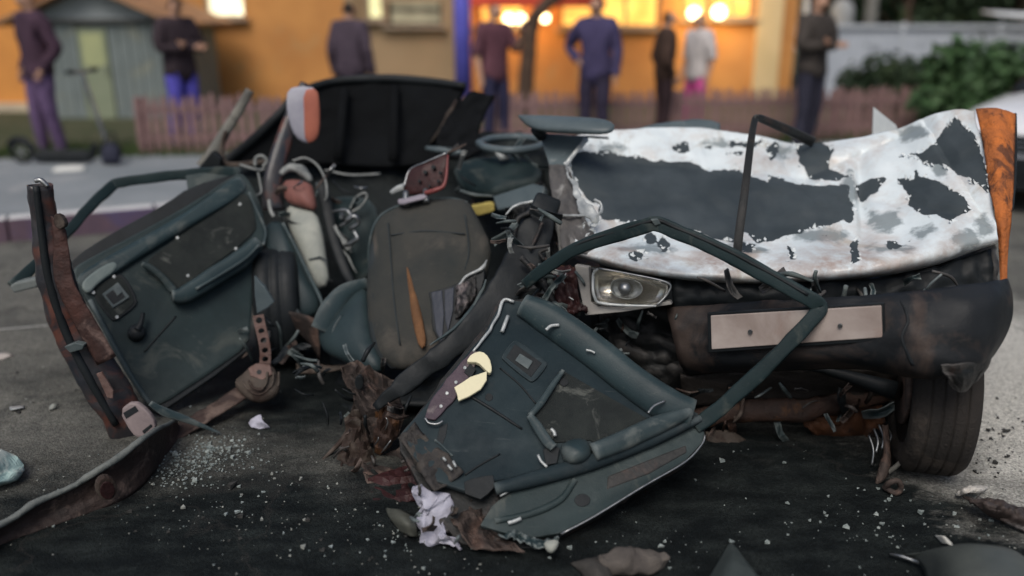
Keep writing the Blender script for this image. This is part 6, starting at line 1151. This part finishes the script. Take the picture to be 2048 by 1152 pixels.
# ================================================================== BYSTANDERS
m_skin = mat('skin', (.42, .25, .17), (.38, .22, .15), 8, .6, bump=.05)
m_hair = mat('dark_hair', (.025, .018, .014), (.018, .013, .01), 20, .7, bump=.4)
m_shoe = mat('dark_shoes', (.03, .028, .028), (.022, .02, .02), 8, .6)
m_eye = mat('dark_eye', (.02, .015, .012), None, 8, .3, bump=0)
CL = {}
def cloth(c):
    if c not in CL: CL[c] = mat('cloth_%d' % len(CL), tuple(v * (.6 if max(c) < .45 else .9) for v in c), tuple(v * (.4 if max(c) < .45 else .7) for v in c), 5, .9, bump=.35, bscale=40)
    return CL[c]
def person(px, Y, height, yaw, top, bottom, label, pose='stand', short=False, cap=None, hair=m_hair, seed=0, lean=0.0):
    rnd = random.Random(seed); s = height / 1.74
    J = {'pelvis': (0, 0, .95), 'waist': (0, .01, 1.10), 'chest': (0, .0 - lean, 1.32), 'neckb': (0, .005 - lean, 1.46), 'neck': (0, -.005 - lean, 1.53), 'head': (0, -.02 - lean, 1.61), 'top': (0, -.01 - lean, 1.69)}
    Rr = {'pelvis': .145, 'waist': .128, 'chest': .15, 'neckb': .068, 'neck': .056, 'head': .085, 'top': .07}
    E = [('pelvis', 'waist'), ('waist', 'chest'), ('chest', 'neckb'), ('neckb', 'neck'), ('neck', 'head'), ('head', 'top')]
    for sd, n_ in ((-1, 'a'), (1, 'b')):
        st = rnd.uniform(-.05, .05)
        J.update({'hip' + n_: (sd * .095, 0, .88), 'knee' + n_: (sd * .105, -.02 + st * .5, .49), 'ank' + n_: (sd * .115, .03 + st, .085), 'toe' + n_: (sd * .14, -.13 + st, .035)})
        Rr.update({'hip' + n_: .095, 'knee' + n_: .062, 'ank' + n_: .045, 'toe' + n_: .04})
        E += [('pelvis', 'hip' + n_), ('hip' + n_, 'knee' + n_), ('knee' + n_, 'ank' + n_), ('ank' + n_, 'toe' + n_)]
        J['sho' + n_] = (sd * .175, .0 - lean, 1.42)
        if pose == 'phone' and sd > 0: J['elb' + n_] = (sd * .25, -.12, 1.18); J['wri' + n_] = (sd * .14, -.34, 1.36)
        elif pose == 'cross': J['elb' + n_] = (sd * .26, -.04, 1.15); J['wri' + n_] = (-sd * .06, -.22, 1.18 + sd * .02)
        elif pose == 'pocket': J['elb' + n_] = (sd * .29, .08, 1.13); J['wri' + n_] = (sd * .19, -.05, .92)
        elif pose == 'hip' and sd < 0: J['elb' + n_] = (sd * .36, .08, 1.17); J['wri' + n_] = (sd * .19, -.04, 1.02)
        else: J['elb' + n_] = (sd * .245, .03, 1.13); J['wri' + n_] = (sd * .255, -.05, .88)
        Rr.update({'sho' + n_: .066, 'elb' + n_: .046, 'wri' + n_: .03})
        E += [('chest', 'sho' + n_), ('sho' + n_, 'elb' + n_), ('elb' + n_, 'wri' + n_)]
        w_ = Vector(J['wri' + n_]); d = (w_ - Vector(J['elb' + n_])).normalized(); J['palm' + n_] = tuple(w_ + d * .07); Rr['palm' + n_] = .034
        E.append(('wri' + n_, 'palm' + n_))
    J['nose'] = (0, -.115 - lean, 1.605); Rr['nose'] = .016; J['chin'] = (0, -.06 - lean, 1.55); Rr['chin'] = .05
    E += [('head', 'nose'), ('head', 'chin')]
    names = list(J); idx = {k: i for i, k in enumerate(names)}
    def skin(nm, verts, edges, radii, root, sub=2):
        me = bpy.data.meshes.new(nm); me.from_pydata(verts, edges, []); o = bpy.data.objects.new(nm, me); COL.objects.link(o)
        m = o.modifiers.new('s', 'SKIN'); m.use_smooth_shade = True
        for i, r_ in enumerate(radii): v = me.skin_vertices[0].data[i]; v.radius = r_ if isinstance(r_, tuple) else (r_, r_); v.use_root = (i == root)
        o.modifiers.new('d', 'SUBSURF').levels = sub
        bpy.context.view_layer.update(); r = bpy.data.meshes.new_from_object(o.evaluated_get(bpy.context.evaluated_depsgraph_get())); bpy.data.objects.remove(o); bpy.data.meshes.remove(me); return r
    me = skin('body', [J[k] for k in names], [(idx[a], idx[b]) for a, b in E], [(Rr[k] * 1.12, Rr[k] * .82) if k in ('pelvis', 'waist', 'chest') else Rr[k] for k in names], idx['pelvis'])
    # five fingers on each hand, rooted in the palm
    bmh = bmesh.new(); bmh.from_mesh(me)
    for sd, n_ in ((-1, 'a'), (1, 'b')):
        p = Vector(J['palm' + n_]); d = (p - Vector(J['wri' + n_])).normalized(); side = d.cross(Vector((sd, 0, .2))).normalized(); curl = side.cross(d)
        for q in range(5):
            if q < 4:
                a = p + side * (q - 1.5) * .017; ln = (.062, .072, .068, .052)[q]; P = [a, a + d * ln * .55 + curl * .006, a + d * ln + curl * .022]
            else: a = p - d * .02 - side * .03; P = [p - d * .03 - side * .012, a - side * .012 + d * .012, a - side * .022 + d * .04]
            f_ = skin('finger', P, [(0, 1), (1, 2)], [.0095, .0085, .007], 0, 1); bmh.from_mesh(f_); bpy.data.meshes.remove(f_)
    bmh.to_mesh(me); bmh.free()
    nv = len(me.vertices)
    co = np.empty(nv * 3); me.vertices.foreach_get('co', co); co = co.reshape(-1, 3); no = np.empty(nv * 3); me.vertices.foreach_get('normal', no); no = no.reshape(-1, 3)
    # nearest bone of every vertex tells which garment covers it
    best = np.full(nv, 1e9); lab = np.zeros(nv, int)
    def region(a, b):
        k = a[:4]
        if k in ('neck', 'head', 'nose', 'chin', 'top'): return 0
        if b.startswith('palm'): return 0
        if a.startswith('elb'): return 0 if short else 1
        if k.startswith(('wais', 'ches', 'sho')) or (a == 'pelvis' and b == 'waist'): return 1
        if a.startswith(('pelv', 'hip', 'knee')): return 2
        return 3
    for a, b in E:
        A, Bv = np.array(J[a]), np.array(J[b]); e = Bv - A; t = np.clip(((co - A) @ e) / (e @ e), 0, 1); d = np.linalg.norm(co - A - t[:, None] * e, axis=1) - (Rr[a] + (Rr[b] - Rr[a]) * t)
        r_ = region(a, b); m_ = d < best; best[m_] = d[m_]; lab[m_] = r_
        if a == 'head' and b == 'top': pass
    base = Vector((V(px, 300, Y).x, Y, ZP)); T = Matrix.Translation(base) @ Matrix.Rotation(R(yaw), 4, 'Z') @ Matrix.Scale(s, 4)
    root = thing('person', label, 'person', base, 'bystanders on the pavement')
    zmin = co[:, 2].min()
    def sub(name, sel, off, mt, rip=0.0, wide=False):
        fs = [tuple(p.vertices) for p in me.polygons if (any if wide else all)(sel[v] for v in p.vertices)]
        if not fs: return
        use = sorted({v for f in fs for v in f}); mp = {v: i for i, v in enumerate(use)}
        vs = []
        for v in use:
            p = co[v] + no[v] * (off + rip * (noise.noise(Vector(co[v] * 9 + seed)) + .5))
            vs.append(T @ Vector((p[0], p[1], p[2] - zmin)))
        o = pydata(name, vs, [tuple(mp[v] for v in f) for f in fs], mt, root, True); o.modifiers.new('t', 'SOLIDIFY').thickness = .004; return o
    bod = me.copy(); bod.transform(Matrix.Translation((0, 0, -zmin))); bod.transform(T); link('body', bod, m_skin, root, True)
    torso = (lab == 1) | ((lab == 2) & (co[:, 2] > .90) & (np.abs(co[:, 0]) < .2)); legs = (lab == 2) | ((lab == 3) & (co[:, 2] > .1))
    sub('shirt', torso | ((lab == 0) & (co[:, 2] < 1.47) & (co[:, 2] > 1.40) & (np.abs(co[:, 0]) < .1)), .016, cloth(top), .014, True); sub('trousers', legs, .011, cloth(bottom), .01, True); sub('shoes', (lab == 3) & (co[:, 2] < .12), .012, m_shoe)
    hy = -.02 - lean
    hs = (co[:, 2] > 1.56) & ((co[:, 1] > hy + .005) | (co[:, 2] > 1.675)) & (np.abs(co[:, 0]) < .12)
    sub('hair', hs, .014, hair, .008)
    if cap:
        sub('cap', (co[:, 2] > 1.655) & (np.abs(co[:, 0]) < .12), .022, cap)
        br = [T @ Vector((x, y - lean, z - zmin)) for x, y, z in ((-.07, -.10, 1.665), (-.05, -.19, 1.655), (.05, -.19, 1.655), (.07, -.10, 1.665))]
        pydata('cap_brim', br, [(0, 1, 2, 3)], cap, root).modifiers.new('t', 'SOLIDIFY').thickness = .012
    for sx_ in (-1, 1):
        bmz = bmesh.new(); bmesh.ops.create_uvsphere(bmz, u_segments=8, v_segments=6, radius=.011 * s)
        bmesh.ops.translate(bmz, verts=bmz.verts, vec=T @ Vector((sx_ * .03, -.094 - lean, 1.625 - zmin))); mz = bpy.data.meshes.new('eye'); bmz.to_mesh(mz); bmz.free(); link('eye', mz, m_eye, root, True)
        bmz = bmesh.new(); bmesh.ops.create_uvsphere(bmz, u_segments=8, v_segments=6, radius=.02 * s)
        bmesh.ops.scale(bmz, verts=bmz.verts, vec=(.5, .9, 1.4)); bmesh.ops.translate(bmz, verts=bmz.verts, vec=T @ Vector((sx_ * .088, -.005 - lean, 1.605 - zmin))); mz = bpy.data.meshes.new('ear'); bmz.to_mesh(mz); bmz.free(); link('ear', mz, m_skin, root, True)
    if pose == 'phone':
        p = Vector(J['palmb']); vs = [T @ (p + Vector((x, y - .02, z + .03)) - Vector((0, 0, zmin))) for z in (-.06, .08) for x, y in ((-.035, -.005), (.035, -.005), (.035, .005), (-.035, .005))]
        o = pydata('phone', vs, [(3, 2, 1, 0), (4, 5, 6, 7), (0, 1, 5, 4), (1, 2, 6, 5), (2, 3, 7, 6), (3, 0, 4, 7)], m_black); tag(o, 'small dark phone held up by the person in the dusky red top', 'phone')
    return root
PL = (.16, .10, .24); NV = (.05, .05, .11); DK = (.045, .035, .045)  # purple and blue emergency-light tint is put into several clothing colours
person(102, 9.1, 1.72, -35, (.10, .055, .085), (.20, .13, .26), 'person in dark purple top and trousers tinted with lilac light standing behind the scooter', 'pocket', seed=1)
person(380, 9.6, 1.66, 50, (.07, .05, .06), (.11, .10, .50), 'person in dark top, cap and trousers tinted with bright blue light beside the hatch', 'cross', cap=m_black, seed=2)
person(712, 9.9, 1.62, 160, (.12, .09, .12), DK, 'person in dusky purple jacket standing right before the beige wall edge', 'stand', seed=3)
person(990, 9.7, 1.60, 40, (.20, .085, .11), NV, 'person in dusky red top and navy trousers left of the mirror', 'phone', True, seed=4)
person(1186, 9.4, 1.66, -25, (.10, .085, .19), (.06, .05, .09), 'person in violet blue jacket standing right behind the bonnet', 'hip', hair=mat('red_hair', (.16, .035, .02), (.1, .025, .015), 18, .7), seed=5)
person(1322, 9.9, 1.52, 95, (.10, .06, .045), (.06, .035, .04), 'person in brown top and dark trousers left of the pink skirt', 'pocket', seed=6)
person(1385, 10.3, 1.50, -60, (.60, .56, .54), (.62, .10, .32), 'person in white top and bright pink trousers near the golden windows', 'stand', True, hair=mat('fair_hair', (.28, .17, .08), (.2, .12, .06), 18, .7), seed=7)
person(1608, 9.5, 1.70, 30, (.10, .085, .075), (.055, .055, .085), 'person in dark grey brown jacket standing at the house corner', 'cross', seed=8)
